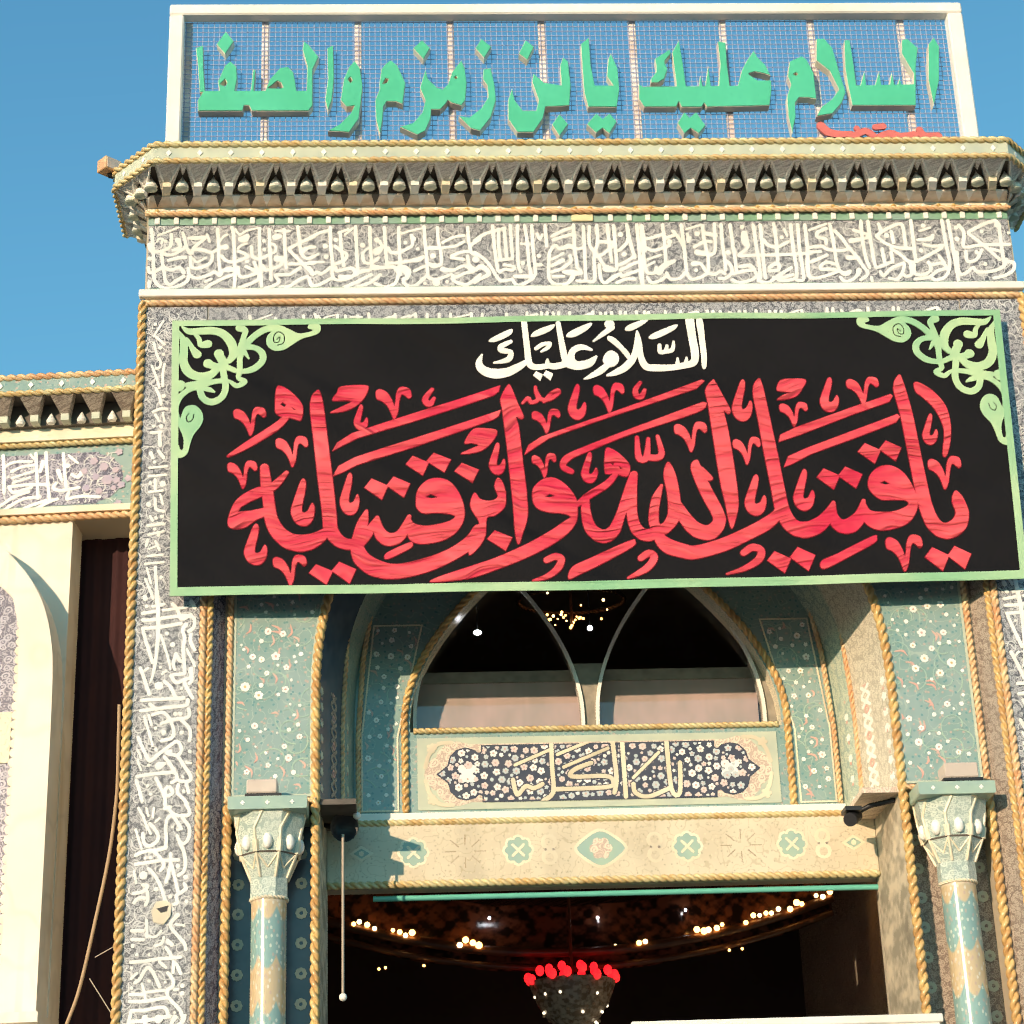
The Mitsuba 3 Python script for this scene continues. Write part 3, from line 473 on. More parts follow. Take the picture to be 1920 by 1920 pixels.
    'frieze': '''s-3356 10145 28,-3337 9971 28,-3327 9775 28,-3311 9681 28,-3248 9626 28,-3154 9633 28,-3073 9678 28,-3061 9725 28;
s-3369 10010 28,-3354 9955 28,-3285 9946 28,-3211 9985 28,-3199 10048 28,-3201 10096 28;
s-3303 10089 19,-3229 10120 19,-3147 10159 15;
s-3308 10033 18,-3295 10057 18,-3265 10057 18,-3274 10017 18;
o-3243 10039 32;
s-3112 10111 28,-3097 10055 28,-3081 9984 28,-3053 9928 28;
s-3151 10048 44,-3130 10008 28,-3136 9977 28,-3183 9957 28;
s-3271 9931 28,-3202 9914 28,-3135 9945 28,-3088 9984 28;
s-3063 10063 28,-3001 10062 37,-2939 10068 28,-2986 10015 28,-3026 9975 28,-3039 9928 28;
s-3019 9960 28,-2964 9959 33,-2889 9935 28,-2821 9973 28,-2780 9981 51;
s-2926 10093 22,-2904 10030 22;
s-3045 9897 28,-3043 9819 28,-3002 9795 28,-2927 9817 28,-2887 9856 28,-2881 9911 28;
s-3024 9881 19,-2996 9849 19,-2929 9888 19;
s-2845 10140 28,-2835 10005 28,-2829 9848 28,-2816 9738 28,-2858 9762 28;
s-3063 9795 28,-3048 9733 28,-2986 9709 28,-2898 9739 28,-2858 9762 28,-2823 9730 28,-2803 9761 28;
s-3271 9931 28,-3262 9852 28,-3245 9758 28,-3230 9680 28,-3195 9656 28,-3142 9695 28,-3095 9725 28;
s-3240 9805 28,-3198 9781 28,-3131 9804 28,-3096 9757 33;
s-3369 9806 28,-3354 9759 28,-3307 9774 28,-3260 9805 28;
o-3362 9884 37;
s-3358 9682 28,-3357 9635 28;
s-3215 9867 28,-3133 9890 33,-3086 9890 28;
s-2735 10155 28,-2720 10083 28,-2710 9886 28,-2703 9690 28,-2712 9613 28;
s-2806 9902 28,-2778 9863 28,-2716 9847 28,-2655 9869 28,-2608 9900 28,-2670 9940 28,-2683 9941 28;
s-2684 9968 21,-2657 9996 21,-2616 10011 21;
s-2665 10051 44,-2637 10051 63,-2617 10074 44;
s-2923 9623 28,-2883 9653 28,-2789 9707 28,-2714 9737 28;
s-2931 9677 22,-2884 9700 22;
s-2790 9777 29,-2749 9784 51,-2715 9776 29;
s-2822 10037 19,-2796 10076 19,-2768 10092 19;
s-2707 10139 19,-2672 10091 19,-2625 10122 19,-2542 10145 16;
s-2522 10145 28,-2520 10002 28,-2511 9844 28,-2498 9610 28;
s-2581 9979 28,-2573 9900 28,-2539 9876 28,-2491 9884 28,-2450 9907 28;
s-2446 10136 28,-2441 10001 28,-2432 9844 28,-2427 9687 28;
o-2486 10033 31;
o-2482 9954 31;
s-2681 9799 28,-2673 9737 28,-2646 9713 28,-2585 9728 28,-2530 9751 28;
s-2620 9806 28,-2586 9790 28,-2537 9759 33;
s-2559 9845 28,-2531 9766 28,-2523 9696 28,-2597 9650 28,-2671 9620 28;
o-2614 9853 32;
s-2490 9813 28,-2469 9774 28,-2408 9789 28,-2353 9819 28,-2347 9866 44,-2381 9875 59;
s-2329 10135 28,-2324 10000 28,-2312 9795 28;
s-2424 10009 22,-2396 9985 22,-2396 9938 22,-2423 9922 22;
s-2397 10064 52,-2363 10072 37;
s-2397 10120 21,-2287 10119 21;
s-2467 9618 28,-2413 9633 28,-2366 9671 28,-2394 9726 28,-2339 9733 28,-2284 9733 28,-2244 9763 28,-2203 9794 28;
s-2352 9624 28,-2284 9631 28,-2216 9685 28,-2148 9715 28;
s-2225 10158 28,-2211 10039 28,-2204 9960 28,-2183 9896 28,-2141 9872 28,-2093 9895 28;
s-2293 9960 28,-2218 10007 28,-2094 10069 28;
s-2286 9945 28,-2244 9897 28,-2189 9833 28,-2141 9778 28,-2107 9731 28;
s-2285 9827 28,-2203 9826 28,-2093 9832 28;
s-2190 9944 52,-2142 9967 28,-2094 9974 28;
s-2134 9700 28,-2120 9637 28,-2093 9629 28;
s-2135 10054 28,-2053 10101 28,-1977 10124 28;
s-1973 10148 28,-1970 9997 28,-1956 9839 28,-1956 9721 28,-1922 9682 28,-1847 9689 28,-1778 9727 28;
s-2135 9975 24,-2094 9974 24;
s-2135 9880 22,-2066 9911 22;
s-2134 9841 22,-2025 9840 22;
s-2134 9794 28,-2100 9738 28,-2073 9754 28,-2045 9738 28,-2004 9761 28,-1977 9792 28;
s-2134 9684 28,-2106 9637 28,-2052 9644 28,-1963 9698 28;
o-2011 9981 44;
o-2004 9887 38;
o-1928 10036 38;
s-1908 10099 22,-1832 10131 22;
s-1894 10107 28,-1887 9956 28,-1867 9807 28;
s-1935 9981 28,-1894 9941 28,-1846 9909 28,-1853 9869 28,-1894 9838 28,-1956 9815 28;
s-1776 10154 28,-1770 9995 28,-1761 9758 28,-1771 9727 28;
s-1859 10083 19,-1832 10107 19,-1797 10138 19;
s-1929 9791 28,-1922 9760 28,-1860 9775 28,-1799 9782 33,-1785 9727 28,-1833 9712 28,-1902 9713 28;
s-1665 10145 28,-1663 9994 28,-1654 9852 28,-1661 9773 28,-1723 9758 37,-1751 9743 28;
s-1722 9915 22,-1694 9947 22,-1660 9970 22;
s-1722 9900 28,-1709 9836 28,-1654 9828 28,-1599 9875 28;
s-1612 9930 66,-1570 9969 28,-1590 10017 28;
o-1722 9986 44;
o-1611 10033 44;
s-1551 10144 28,-1546 9993 28,-1537 9835 28,-1531 9787 28;
s-1522 9961 28,-1502 9921 28,-1447 9921 28,-1377 9951 28,-1335 9991 28,-1341 10070 28;
s-1440 10143 28,-1439 9992 28,-1434 9834 28,-1435 9724 28;
o-1390 10007 34;
s-1530 9827 28,-1448 9826 28,-1365 9841 28,-1289 9856 44,-1254 9879 28;
s-1417 10087 21,-1354 10110 21,-1257 10133 19;
s-1242 10149 28,-1238 10029 28,-1227 9871 28,-1222 9753 28,-1209 9690 28,-1141 9681 28,-1064 9712 28;
s-1874 9611 28,-1779 9657 28,-1682 9711 28,-1655 9726 28;
s-1765 9618 28,-1669 9656 28,-1586 9725 28;
s-1634 9788 51,-1551 9788 28,-1476 9787 37,-1449 9724 28,-1477 9646 28,-1553 9616 28,-1628 9648 28;
s-1428 9786 59,-1380 9754 66,-1381 9692 28,-1408 9684 28,-1395 9637 28,-1327 9621 28,-1236 9706 28;
s-1325 9754 26,-1249 9792 26;
o-1327 10038 45;
o-1294 9951 30;
s-1138 10140 28,-1134 10028 28,-1115 9909 28,-1117 9815 28,-1173 9799 44,-1207 9816 28;
s-1204 9958 37,-1142 9957 37;
o-1178 9886 49;
s-1100 10004 25,-1015 10051 25,-932 10066 25;
s-1108 9957 25,-1003 9972 25,-933 10011 25;
s-1033 9885 28,-963 9916 28,-901 9923 28;
s-1033 9869 28,-937 9852 28;
s-902 10138 28,-898 10026 28,-886 9947 28,-874 9907 28,-812 9883 28;
s-885 9978 28,-808 10033 28;
s-1105 9767 44,-1022 9759 28,-938 9797 28,-871 9749 37;
s-1037 9720 28,-1010 9696 28,-926 9734 28,-871 9741 28;
s-1031 9680 28,-997 9649 28,-915 9632 28,-816 9717 28;
o-1155 9650 63;
o-1073 9657 29;
o-1244 9644 29;
s-909 9884 28,-897 9805 28,-843 9757 28;
o-847 9851 56;
s-850 10018 28,-779 10073 28,-701 10104 28,-610 10127 28;
s-853 9915 28,-785 9859 28,-732 9787 28,-693 9708 28,-653 9661 28,-570 9675 28;
s-707 10152 28,-701 10008 28,-688 9850 28,-677 9755 28;
s-660 10096 28,-664 9968 28,-654 9849 28;
s-617 10127 28,-611 10008 28,-605 9865 28;
s-568 10151 28,-565 10007 28,-560 9872 28;
s-689 9842 28,-619 9849 28,-564 9856 28;
s-664 9739 28,-622 9762 28,-567 9754 28,-552 9785 28,-628 9802 28;
s-512 10150 28,-518 9967 28,-517 9801 28,-498 9738 28;
s-456 10150 28,-440 10006 28,-434 9800 28,-417 9690 28;
s-400 10149 28,-397 9966 28,-387 9768 28,-396 9705 28,-472 9698 37,-548 9699 28;
s-563 9660 28,-530 9620 28,-460 9643 28,-404 9689 28;
s-490 9990 22,-420 9982 22;
o-482 9816 38;
s-296 10148 28,-289 9965 28;
s-361 10077 25,-342 10029 25,-320 10069 22;
s-379 9799 28,-337 9799 28;
o-355 9878 37;
s-244 10052 28,-165 10099 28,-87 10130 28;
s-238 10020 28,-153 10051 28,-97 10066 28;
s-270 9909 28,-283 9767 28,-280 9672 28,-227 9625 28,-144 9632 28,-100 9686 44;
s-270 9909 28,-226 9972 28,-186 9940 28,-115 9963 45,-54 9939 28,-5 9946 28;
s-72 10154 28,-73 9963 28,-60 9796 28;
s-259 9845 22,-160 9900 22;
s-254 9790 28,-169 9837 37;
s-257 9735 28,-179 9766 28,-107 9828 28,-112 9876 28;
s-251 9696 25,-168 9695 25;
s-167 9734 28,-98 9726 52,-29 9725 28,-61 9772 28;
s4 10138 28,5 9922 28,2 9724 28,-4 9654 28,-67 9654 28;
s53 10137 28,46 9977 28,97 9889 28,148 9794 28;
s110 10145 28,110 10001 28,75 9858 28,72 9661 28,3 9654 28;
s194 10152 29,199 9976 28,212 9825 28;
s243 10143 29,248 9975 28,250 9761 28;
s117 10001 28,235 9991 34;
s75 9866 28,146 9889 28,233 9968 28;
s113 9794 28,121 9668 28,154 9636 28,219 9683 37,276 9714 28;
o294 10063 43;
s273 9919 28,347 10006 28,348 10151 29;
s353 10118 28,373 9958 28,395 9855 28;
s273 9793 28,352 9839 28,396 9879 28;
s277 9745 28,378 9800 28,413 9815 28;
s281 9690 28,423 9744 28;
s167 9762 67,236 9746 28;
s425 10150 29,433 9918 28,433 9681 28,443 9610 28;
s467 10141 29,482 9917 28;
s244 9636 28,315 9666 28,384 9665 28;
s-857 9757 28,-801 9788 44,-747 9724 37,-818 9678 28,-860 9647 28;
o313 9887 43;
s459 10133 29,463 9902 28,473 9767 28,491 9719 28,540 9719 28,557 9766 28;
s451 9862 28,444 9626 28;
s488 10021 28,552 10036 28,638 10068 28;
s490 9941 28,538 9917 28,623 9940 28,673 9963 28;
s629 10148 29,636 9980 28,635 9805 28;
s491 9838 21,598 9877 21;
s488 9783 21,545 9814 21;
s575 9726 59,620 9781 45,699 9820 28;
s482 9680 28,514 9633 28,577 9648 28,628 9686 28;
s637 9718 28,661 9663 28,738 9670 28,776 9716 28;
s709 10091 29,766 9994 28,788 9899 28,792 9740 28,821 9661 28,899 9676 28,949 9707 28;
s776 10147 29,786 9978 28,789 9811 28;
s649 10027 28,728 10059 28;
o675 9995 45;
s816 10106 21,931 10145 21;
s820 10066 23,822 9994 22,839 10034 22;
o897 10065 45;
s868 9946 28,948 9993 28,1004 9992 28;
s944 10137 29,949 10001 28,968 9873 28,966 9746 28;
s1037 10152 29,1034 10016 28,1018 9888 28,927 9889 45,886 9898 52;
s967 10065 38,1043 10048 38;
s851 9795 45,907 9794 28,944 9731 28,1005 9698 28,1056 9729 28,1089 9705 28;
o868 9739 33;
s1092 10144 29,1091 9975 28,1098 9840 28,1098 9737 28;
s1163 10143 29,1171 9975 28,1181 9815 28,1182 9736 28;
o1130 9895 42;
s1104 9824 28,1143 9776 28,1145 9713 28,1093 9666 28,1044 9666 28;
o1256 10122 38;
s1269 10062 53,1271 9990 60,1288 9941 28,1220 9878 28,1226 9862 28,1346 9869 28,1486 9868 28,1627 9874 28,1782 9881 28;
s1346 10141 29,1354 9973 29,1366 9774 28,1364 9663 28;
s1402 10141 29,1403 9972 29,1401 9773 28,1406 9663 28;
s1212 9767 28,1296 9774 37,1333 9711 28,1355 9639 28;
s1147 9650 28,1201 9625 28,1293 9648 28,1323 9671 28;
s1158 9705 28,1237 9727 28,1307 9735 28;
s1509 10148 29,1517 9987 29,1513 9820 28;
s1420 10004 29,1451 9956 28,1520 9939 28,1608 9986 29;
o1562 10027 36;
s1642 10139 29,1645 9930 29,1656 9731 28,1636 9660 28,1537 9638 28,1470 9670 28;
s1699 10138 29,1695 9929 29,1705 9731 28,1698 9644 28,1649 9644 28;
s1755 10138 29,1758 9929 29,1747 9730 28,1762 9659 28;
s1349 9640 28,1424 9623 28,1498 9677 28,1616 9755 28;
s1442 9757 28,1508 9796 37,1517 9740 28,1439 9725 28;
s1498 9677 28,1553 9669 28,1625 9692 28;
s1589 10099 23,1606 10042 23;
s1758 9929 29,1865 9944 29,1925 9911 29,2023 9902 29,2081 9918 29;
s1753 9873 28,1739 9714 28,1776 9659 28,1890 9681 28,1985 9720 28;
s1761 9889 25,1860 9896 26;
s1775 9801 28,1907 9864 28;
s1922 10104 29,1847 10064 29,1851 10024 29,1906 10008 29,1909 9967 29;
s1786 10089 21,1925 10144 21;
s1954 10144 29,1968 9991 29,1974 9831 28,1992 9728 28,2038 9695 45,2076 9719 28;
s1990 10079 29,2040 10014 29,2076 9942 29,2132 9861 29,2185 9757 28,2214 9694 28,2152 9639 28;
s1841 9761 28,1894 9800 28,1955 9784 28;
s1846 9737 28,1958 9736 28;
s2073 9838 45,2157 9837 28;
s1993 9664 28,2039 9624 28,2120 9671 28,2147 9726 45;
s2109 9990 45,2195 10005 29,2246 10020 29;
s2139 10086 29,2208 10061 29,2248 10044 29;
s2204 10166 29,2200 9989 29,2213 9829 28,2233 9749 28;
s2260 10165 29,2264 9988 29,2278 9772 28,2311 9756 28,2407 9795 28;
s2343 10140 29,2357 10068 29;
s2318 10036 29,2395 10091 29,2520 10139 29,2537 10026 29,2539 9913 29;
s2317 10028 29,2382 9963 29,2483 9922 29,2602 9913 29;
o2396 10035 42;
s2436 10075 29,2446 9970 29;
s2348 9915 29,2353 9819 29,2362 9771 28;
s2419 9914 29,2484 9866 29,2561 9793 29,2671 9832 29,2822 9919 29;
s2416 9882 29,2421 9795 28;
s2602 10170 29,2603 9985 29,2604 9801 29;
s2639 9993 29,2739 10000 38,2764 10032 29;
s2684 9952 29,2746 9935 29,2832 9942 29;
o2657 9896 38;
o2696 10121 38;
s2662 10073 20,2751 10104 20;
s2851 10168 29,2860 9942 29,2870 9782 29,2830 9671 28,2748 9633 28,2702 9665 28;
s2900 10168 29,2910 9942 29,2918 9702 28,2923 9623 28;
s2313 9708 28,2338 9677 28,2401 9739 28,2504 9786 28;
s2378 9652 28,2440 9644 28,2489 9707 28,2510 9770 28;
s2555 9801 29,2557 9690 28,2513 9667 28,2487 9691 28;
s2587 9769 28,2585 9690 28,2655 9681 28,2716 9728 28,2702 9792 29;
s2728 9768 29,2807 9783 29,2839 9751 29;
s2580 9642 28,2687 9657 28,2764 9712 28,2837 9735 29;
s2793 9847 29,2828 9783 29;
s2238 9662 24,2242 9630 24;
s3052 10061 29,3151 10117 29,3278 10164 29,3279 10116 29;
s3050 10045 29,3120 9980 29,3196 9899 29,3270 9810 29;
s2981 10126 29,3015 10053 29,2995 9941 29,3036 9924 29,3115 9940 29,3286 9946 29,3365 9945 29;
s3302 10132 29,3300 9938 29,3301 9778 29;
s2938 9877 29,2932 9702 28,2979 9686 28,3034 9733 29;
s3010 9885 29,3013 9797 29,3086 9812 29,3139 9899 29;
o3094 9876 36;
s3056 9741 29,3087 9700 29,3200 9707 29,3290 9746 29,3326 9810 29;
o3152 9771 36;
s3207 9644 28,3294 9667 29,3364 9713 29,3379 9777 29,3324 9794 38;
s3211 9907 29,3293 9882 29;
o3371 10050 30;
o3159 10064 33;
o2957 10102 38;
o2952 9998 44''',
    'strip': '''s-3219 7139 29,-3206 6968 30,-3202 6799 29,-3211 6631 25,-3224 6527 22,-3248 6441 8;
s-3317 6970 26,-3222 6986 26;
s-3315 6919 26,-3220 6922 26,-3141 6937 26,-2971 6951 26;
s-3313 6856 26,-3179 6866 26,-3041 6889 26;
s-3171 6993 21,-3064 7004 21,-3004 7012 21;
s-3308 6835 26,-3286 6758 26,-3251 6653 26,-3234 6598 26;
s-3181 6799 20,-3151 6714 20,-3120 6609 20,-3106 6546 16;
s-3319 6558 26,-3284 6466 26,-3250 6362 26;
s-3105 7039 26,-3072 7000 26,-3042 6923 26;
s-2970 7054 33,-2945 7006 26;
s-3022 6923 26,-2983 6943 26,-2947 6921 26,-2949 6858 26,-2984 6829 26;
s-3005 6880 33,-3028 6838 26,-3010 6774 26,-3020 6711 26,-3014 6627 26,-3008 6544 26,-3011 6511 26,-3082 6504 26;
s-2967 6803 26,-2970 6752 26,-2941 6689 26;
s-3070 6662 20,-3088 6587 26,-3075 6541 20;
s-3070 6662 20,-3041 6607 26,-3010 6607 26;
s-2992 6690 20,-2963 6626 20,-2934 6567 20;
s-3101 6496 26,-3064 6445 28,-3014 6461 26,-2967 6477 26;
s-2961 6543 36,-2955 6460 26,-2970 6439 26;
s-3147 6455 26,-3103 6413 26,-3069 6342 26;
o-3185 6423 60;
s-3005 6440 26,-2973 6377 26,-2944 6327 26;
o-3305 7098 33;
o-3291 7025 29;
o-3138 6815 29;
o-3096 6730 37;
o-3256 6800 20;
o-3177 6560 20;
s-3264 6557 19,-3287 6537 19;
s-3137 6534 19,-3164 6510 19;
o-3024 6399 24;
s-3247 7024 21,-3164 7040 21;
s-3267 7140 21,-3245 7084 21;
s-3303 6318 26,-3163 6323 26,-3006 6329 26;
s-3304 6240 26,-3199 6254 26,-3083 6264 26,-2989 6275 26,-2979 6312 32;
s-3243 6288 26,-3199 6250 26;
s-3221 6210 26,-3148 6225 26,-3096 6166 26,-3070 6084 25,-3084 6036 25,-3153 6017 25;
s-3157 6143 25,-3080 6170 26,-2972 6188 26,-2969 6246 26;
o-3062 6213 32;
o-3027 6212 32;
s-3279 6195 20,-3249 6104 20,-3214 5982 16;
s-3248 6206 20,-3227 6136 20;
s-3018 6165 26,-2966 6111 25,-2953 6058 25,-2960 6013 25;
s-3317 6045 25,-3283 5967 25,-3238 5878 25,-3211 5885 25,-3151 5936 25,-3090 5983 25,-3045 6011 25,-3017 5974 25,-3016 5937 25,-3042 5910 25,-3112 5927 25,-3089 5943 25;
s-3042 5910 25,-3002 5849 25,-2958 5783 25,-2941 5743 25,-2960 5720 25,-3022 5725 25;
o-3140 6078 36;
o-3199 6111 26;
o-3015 6075 32;
s-3130 5900 25,-3094 5855 25,-3054 5790 25,-3037 5741 25,-3075 5714 25;
s-3167 5836 55,-3129 5851 25;
s-3315 5763 25,-3223 5777 25,-3062 5790 25;
s-3314 5952 16,-3292 5895 16;
s-3315 5879 17,-3289 5807 16;
s-3321 5735 25,-3296 5667 25,-3274 5587 25;
s-3184 5748 25,-3151 5684 25,-3118 5604 25,-3116 5556 25;
s-3105 5683 25,-3119 5651 25,-3103 5619 25,-3065 5642 25,-3086 5682 25;
s-3028 5697 25,-3031 5641 25,-2995 5601 25,-2963 5561 25;
s-2971 5696 25,-2954 5640 25;
o-2989 5649 24;
o-3240 5694 24;
o-3218 5634 24;
o-3237 5842 24;
o-3190 5957 25;
o-2999 5752 20;
o-2954 5936 25;
s-2975 5856 20,-2944 5851 16;
s-3298 5537 19,-3265 5481 19,-3241 5421 19,-3208 5354 19;
s-3244 5535 16,-3227 5480 16;
s-3191 5534 16,-3196 5467 16;
s-3150 5462 16,-3180 5435 15;
s-3114 5532 31,-3080 5540 25;
s-3083 5516 25,-3064 5496 25,-3021 5475 25;
s-2969 5553 25,-2945 5505 25,-2956 5478 25,-3002 5479 25;
s-3102 5250 25,-3100 5320 25,-3106 5398 25,-3097 5453 25,-3071 5480 25,-3043 5456 25,-3007 5396 25,-2999 5384 25;
s-2994 5463 25,-2950 5403 25,-2941 5348 25,-2955 5301 25,-2985 5278 25,-3008 5295 25;
s-3025 5334 25,-3004 5279 25,-2976 5220 25,-2963 5142 25,-2976 5084 24,-3010 5058 24;
o-3015 5124 32;
o-3018 5377 23;
o-3061 5397 20;
s-3312 5384 18,-3291 5324 18,-3265 5250 15;
s-3261 5355 25,-3251 5292 25,-3213 5268 25,-3168 5294 25,-3154 5337 25,-3186 5392 25,-3214 5424 25;
s-3305 5204 25,-3257 5226 25,-3196 5233 25,-3142 5189 25,-3110 5134 25,-3132 5096 24;
s-3196 5233 25,-3128 5243 25,-3099 5258 25;
s-3303 5142 24,-3202 5155 25,-3126 5165 25,-3013 5166 25;
s-3067 5210 25,-3065 5144 25,-3078 5067 24,-3091 5014 24;
s-3057 5129 25,-3040 5066 24,-3019 4989 24,-3006 4931 24;
s-3215 5109 24,-3176 5070 24,-3136 5003 24,-3112 4941 24,-3087 4876 24,-3041 4825 24;
o-3248 5064 57;
o-2960 5045 34;
s-2970 4999 24,-2954 4968 24,-2991 4939 27,-3021 4916 24,-3012 4870 24,-3049 4856 24;
s-3311 4939 24,-3248 4952 24,-3215 4990 24,-3249 4998 24;
s-3218 4952 24,-3212 4898 24,-3226 4860 24;
s-3305 4877 24,-3276 4907 24,-3231 4906 24;
o-3158 4966 30;
o-2952 4876 27;
s-3313 5092 18,-3295 5015 18;
o-3062 4910 23;
o-3203 5186 23;
o-3240 5183 20;
s-3007 4785 32,-3046 4742 25,-3052 4707 25,-3008 4650 24,-2959 4594 24,-2946 4550 24;
s-3021 4722 18,-2962 4713 18;
o-3075 4799 32;
s-3315 4686 24,-3236 4684 24;
s-3309 4626 24,-3234 4624 24;
s-3215 4755 20,-3211 4643 20;
s-3204 4647 16,-3152 4642 16,-3114 4681 16;
s-3097 4637 18,-3108 4597 18,-3147 4579 18;
s-3069 4612 28,-3041 4584 28;
s-3080 4565 24,-3051 4525 24,-3042 4493 24;
s-3311 4473 24,-3221 4478 24,-3128 4492 24,-3050 4494 24,-2980 4500 24;
s-3120 4472 20,-3076 4432 20;
s-3026 4470 23,-3028 4399 23;
s-3279 4336 24,-3249 4358 24,-3219 4412 24,-3197 4435 24,-3173 4418 24,-3144 4367 24,-3115 4304 24;
s-3307 4363 19,-3269 4398 20;
o-3306 4434 23;
s-3063 4396 24,-3027 4348 24,-3029 4306 24,-3060 4283 24,-3059 4241 24,-3022 4197 24,-2978 4150 24,-2958 4103 24,-2961 4065 24;
s-3232 4327 19,-3214 4264 19,-3205 4217 19;
s-3199 4271 19,-3083 4280 19;
s-3307 4259 24,-3230 4257 24;
s-3309 4212 24,-3213 4210 24,-3058 4233 24;
s-3296 4150 24,-3211 4152 24,-3095 4168 24,-3060 4144 24,-3055 4105 24;
s-3299 4143 24,-3312 4074 24;
o-3116 4092 58;
o-3209 4098 39;
o-2963 4308 31;
o-2962 4257 31;
s-3006 4453 24,-2977 4390 24;
o-3192 4521 20;
o-3274 4523 24;
o-3303 4583 28;
o-3186 4345 23;
o-3077 4334 19;
o-3009 4131 19;
s-3017 4282 18,-2990 4285 18;
o-3301 4301 23;
s-3238 9339 17,-3285 9254 17,-3309 9204 13;
s-3307 9155 21,-3279 9055 21,-3246 8984 21;
s-3290 9204 20,-3225 9139 20;
o-3256 9111 33;
o-3229 9054 24;
s-3246 8984 20,-3257 8942 20,-3282 8935 20;
s-3314 8957 20,-3280 8872 20,-3252 8774 20;
s-3220 8970 23,-3230 8886 22,-3227 8788 22;
s-3277 8767 24,-3250 8704 24,-3235 8635 24;
s-3295 8573 22,-3234 8600 22,-3191 8593 22;
s-3276 8552 20,-3244 8497 20;
s-3221 8565 17,-3206 8496 17;
o-3285 8456 27;
o-3230 8455 34;
s-3302 8402 23,-3228 8407 23;
s-3241 8401 26,-3231 8298 26;
o-3219 8704 33;
o-3300 9311 28;
s-3297 8238 26,-3283 8197 26;
s-3242 8251 23,-3204 8203 23;
s-3236 8242 23,-3204 8194 23;
s-3303 8237 23,-3290 8209 23;
o-3270 8162 26;
s-3305 8115 19,-3177 8126 19;
s-3309 8047 19,-3181 8059 19;
o-3295 7993 27;
s-3260 8020 23,-3257 7946 23;
o-3204 7985 45;
s-3305 7920 19,-3202 7932 19;
s-3219 7899 19,-3199 7825 19;
o-3302 7820 38;
s-3255 7866 23,-3246 7786 23,-3191 7765 23;
s-3287 7727 19,-3267 7693 19;
o-3244 7713 27;
o-3202 7725 27;
s-3303 7654 23,-3188 7666 23;
o-3253 7624 23;
s-3294 7582 19,-3186 7606 19;
s-3299 7542 23,-3309 7497 23;
s-3244 7528 19,-3212 7462 19;
o-3222 7577 26;
s-3285 7470 16,-3243 7489 16;
s-3301 7411 16,-3187 7423 16;
s-3311 7353 18,-3179 7364 18;
s-3298 7320 17,-3264 7203 17;
s-3307 7236 19,-3255 7119 19;
s-3238 7326 24,-3225 7190 24,-3217 7029 23;
o-3302 7085 37;
o-3193 7247 26''',
    'leftpanel': '''s1086 8506 25,1071 8359 25,1061 8190 24;
s834 8511 25,811 8285 24,797 8134 24;
s755 8512 25,734 8311 24,706 8099 24;
s872 8501 18,848 8469 18;
s1063 8413 21,998 8446 21,864 8445 21;
s1016 8368 21,940 8401 21,840 8414 21;
s1007 8313 18,837 8365 18;
s999 8271 17,868 8312 17;
s1025 8242 24,864 8251 24,719 8244 24;
s1019 8224 24,983 8192 24,852 8227 24;
s1088 8083 24,981 8155 24,872 8192 24;
s1069 8034 24,1010 8079 24,908 8134 24,781 8145 24;
s898 8055 24,833 8082 24,735 8112 24;
s809 8045 24,712 8099 24,646 8120 24;
o964 8047 35;
o1016 8079 29;
s774 8434 35,792 8356 25;
s620 8499 25,601 8334 24,584 8212 24;
s575 8478 19,505 8414 19;
o582 8393 39;
s653 8355 35,621 8275 24;
s664 8253 24,684 8212 24,617 8190 24,484 8207 24;
s560 8169 24,574 8116 24,508 8130 24,436 8132 24,325 8120 24;
s473 8327 35,499 8292 24,545 8319 24''',
    'cart': '''s-351 6256 32,-352 6043 32,-352 5847 32,-434 5776 32,-341 5750 32;
s-649 5951 32,-621 5837 32,-556 5900 32,-493 5883 32,-429 5914 32;
s-629 6065 24,-371 6174 24;
s-308 6140 24,-32 6250 24;
s-265 6041 24,76 6181 24;
s111 6247 33,128 5950 32,106 5837 32;
s-57 6069 32,-187 6019 32,-202 5966 32,49 5965 32,102 5918 32,45 5879 32,-336 5871 32;
s184 6262 33,188 6031 32,191 5803 32;
s252 5899 32,264 5833 32,357 5799 32,520 5860 32;
s520 6255 33,535 5860 32,597 5826 32,612 6055 32;
s255 5948 24,457 6140 24''',
}

G = 'tiled_gateway'
rnd = random.Random(7)

# ---------------------------------------------------------------- ground
put('ground', box(-700, 700, -700, 700, -.5, 0), 'm_ground')
label('ground', 'dark paved square in front of the tiled gateway', 'ground', kind='structure')

# ---------------------------------------------------------------- gateway: walls
label(G, 'tall tiled gateway with muqarnas cornice, calligraphy bands and twisted gold rope mouldings', 'gateway')
def arch(hw, z0, zs, za, e, bottom=None, n=26):
    """Outline of a pointed opening: half-width, foot, springing, apex, shape."""
    zz = zs + (za - zs) * np.linspace(0, 1, n) ** .8
    xx = hw * (1 - ((zz - zs) / (za - zs)) ** e)
    r = [(hw, z0)] + list(zip(xx, zz)); l = [(-x, z) for x, z in reversed(r)]
    return r + l[1:]
ARCH_F, ARCH_B = arch(2.07, 0, 6.1, 8.8, 3.2), arch(1.83, 0, 6.1, 8.6, 3.2)
front = sbox(-3.42, 0, 3.42, 9.53).difference(sbox(-2.83, 0, 2.83, 9.0))
put(G + '__wall', plate(front, .42, .42), 'm_wall')
span = sbox(-2.83, 0, 2.83, 9.0).difference(Polygon(ARCH_F)).difference(sbox(-2.69, 0, -2.1, 5.60)).difference(sbox(2.1, 0, 2.69, 5.60))
put(G + '__wall', plate(span, .40, .255), 'm_wall')
for q in ((-3.39, 3.39, .0, .42, 9.53, 10.47), (-3.40, -2.85, .42, 9, 0, 10.4), (2.85, 3.40, .42, 9, 0, 10.4), (-2.85, 2.85, .42, 9, 9.0, 10.4)): put(G + '__wall', box(*q), 'm_wall')
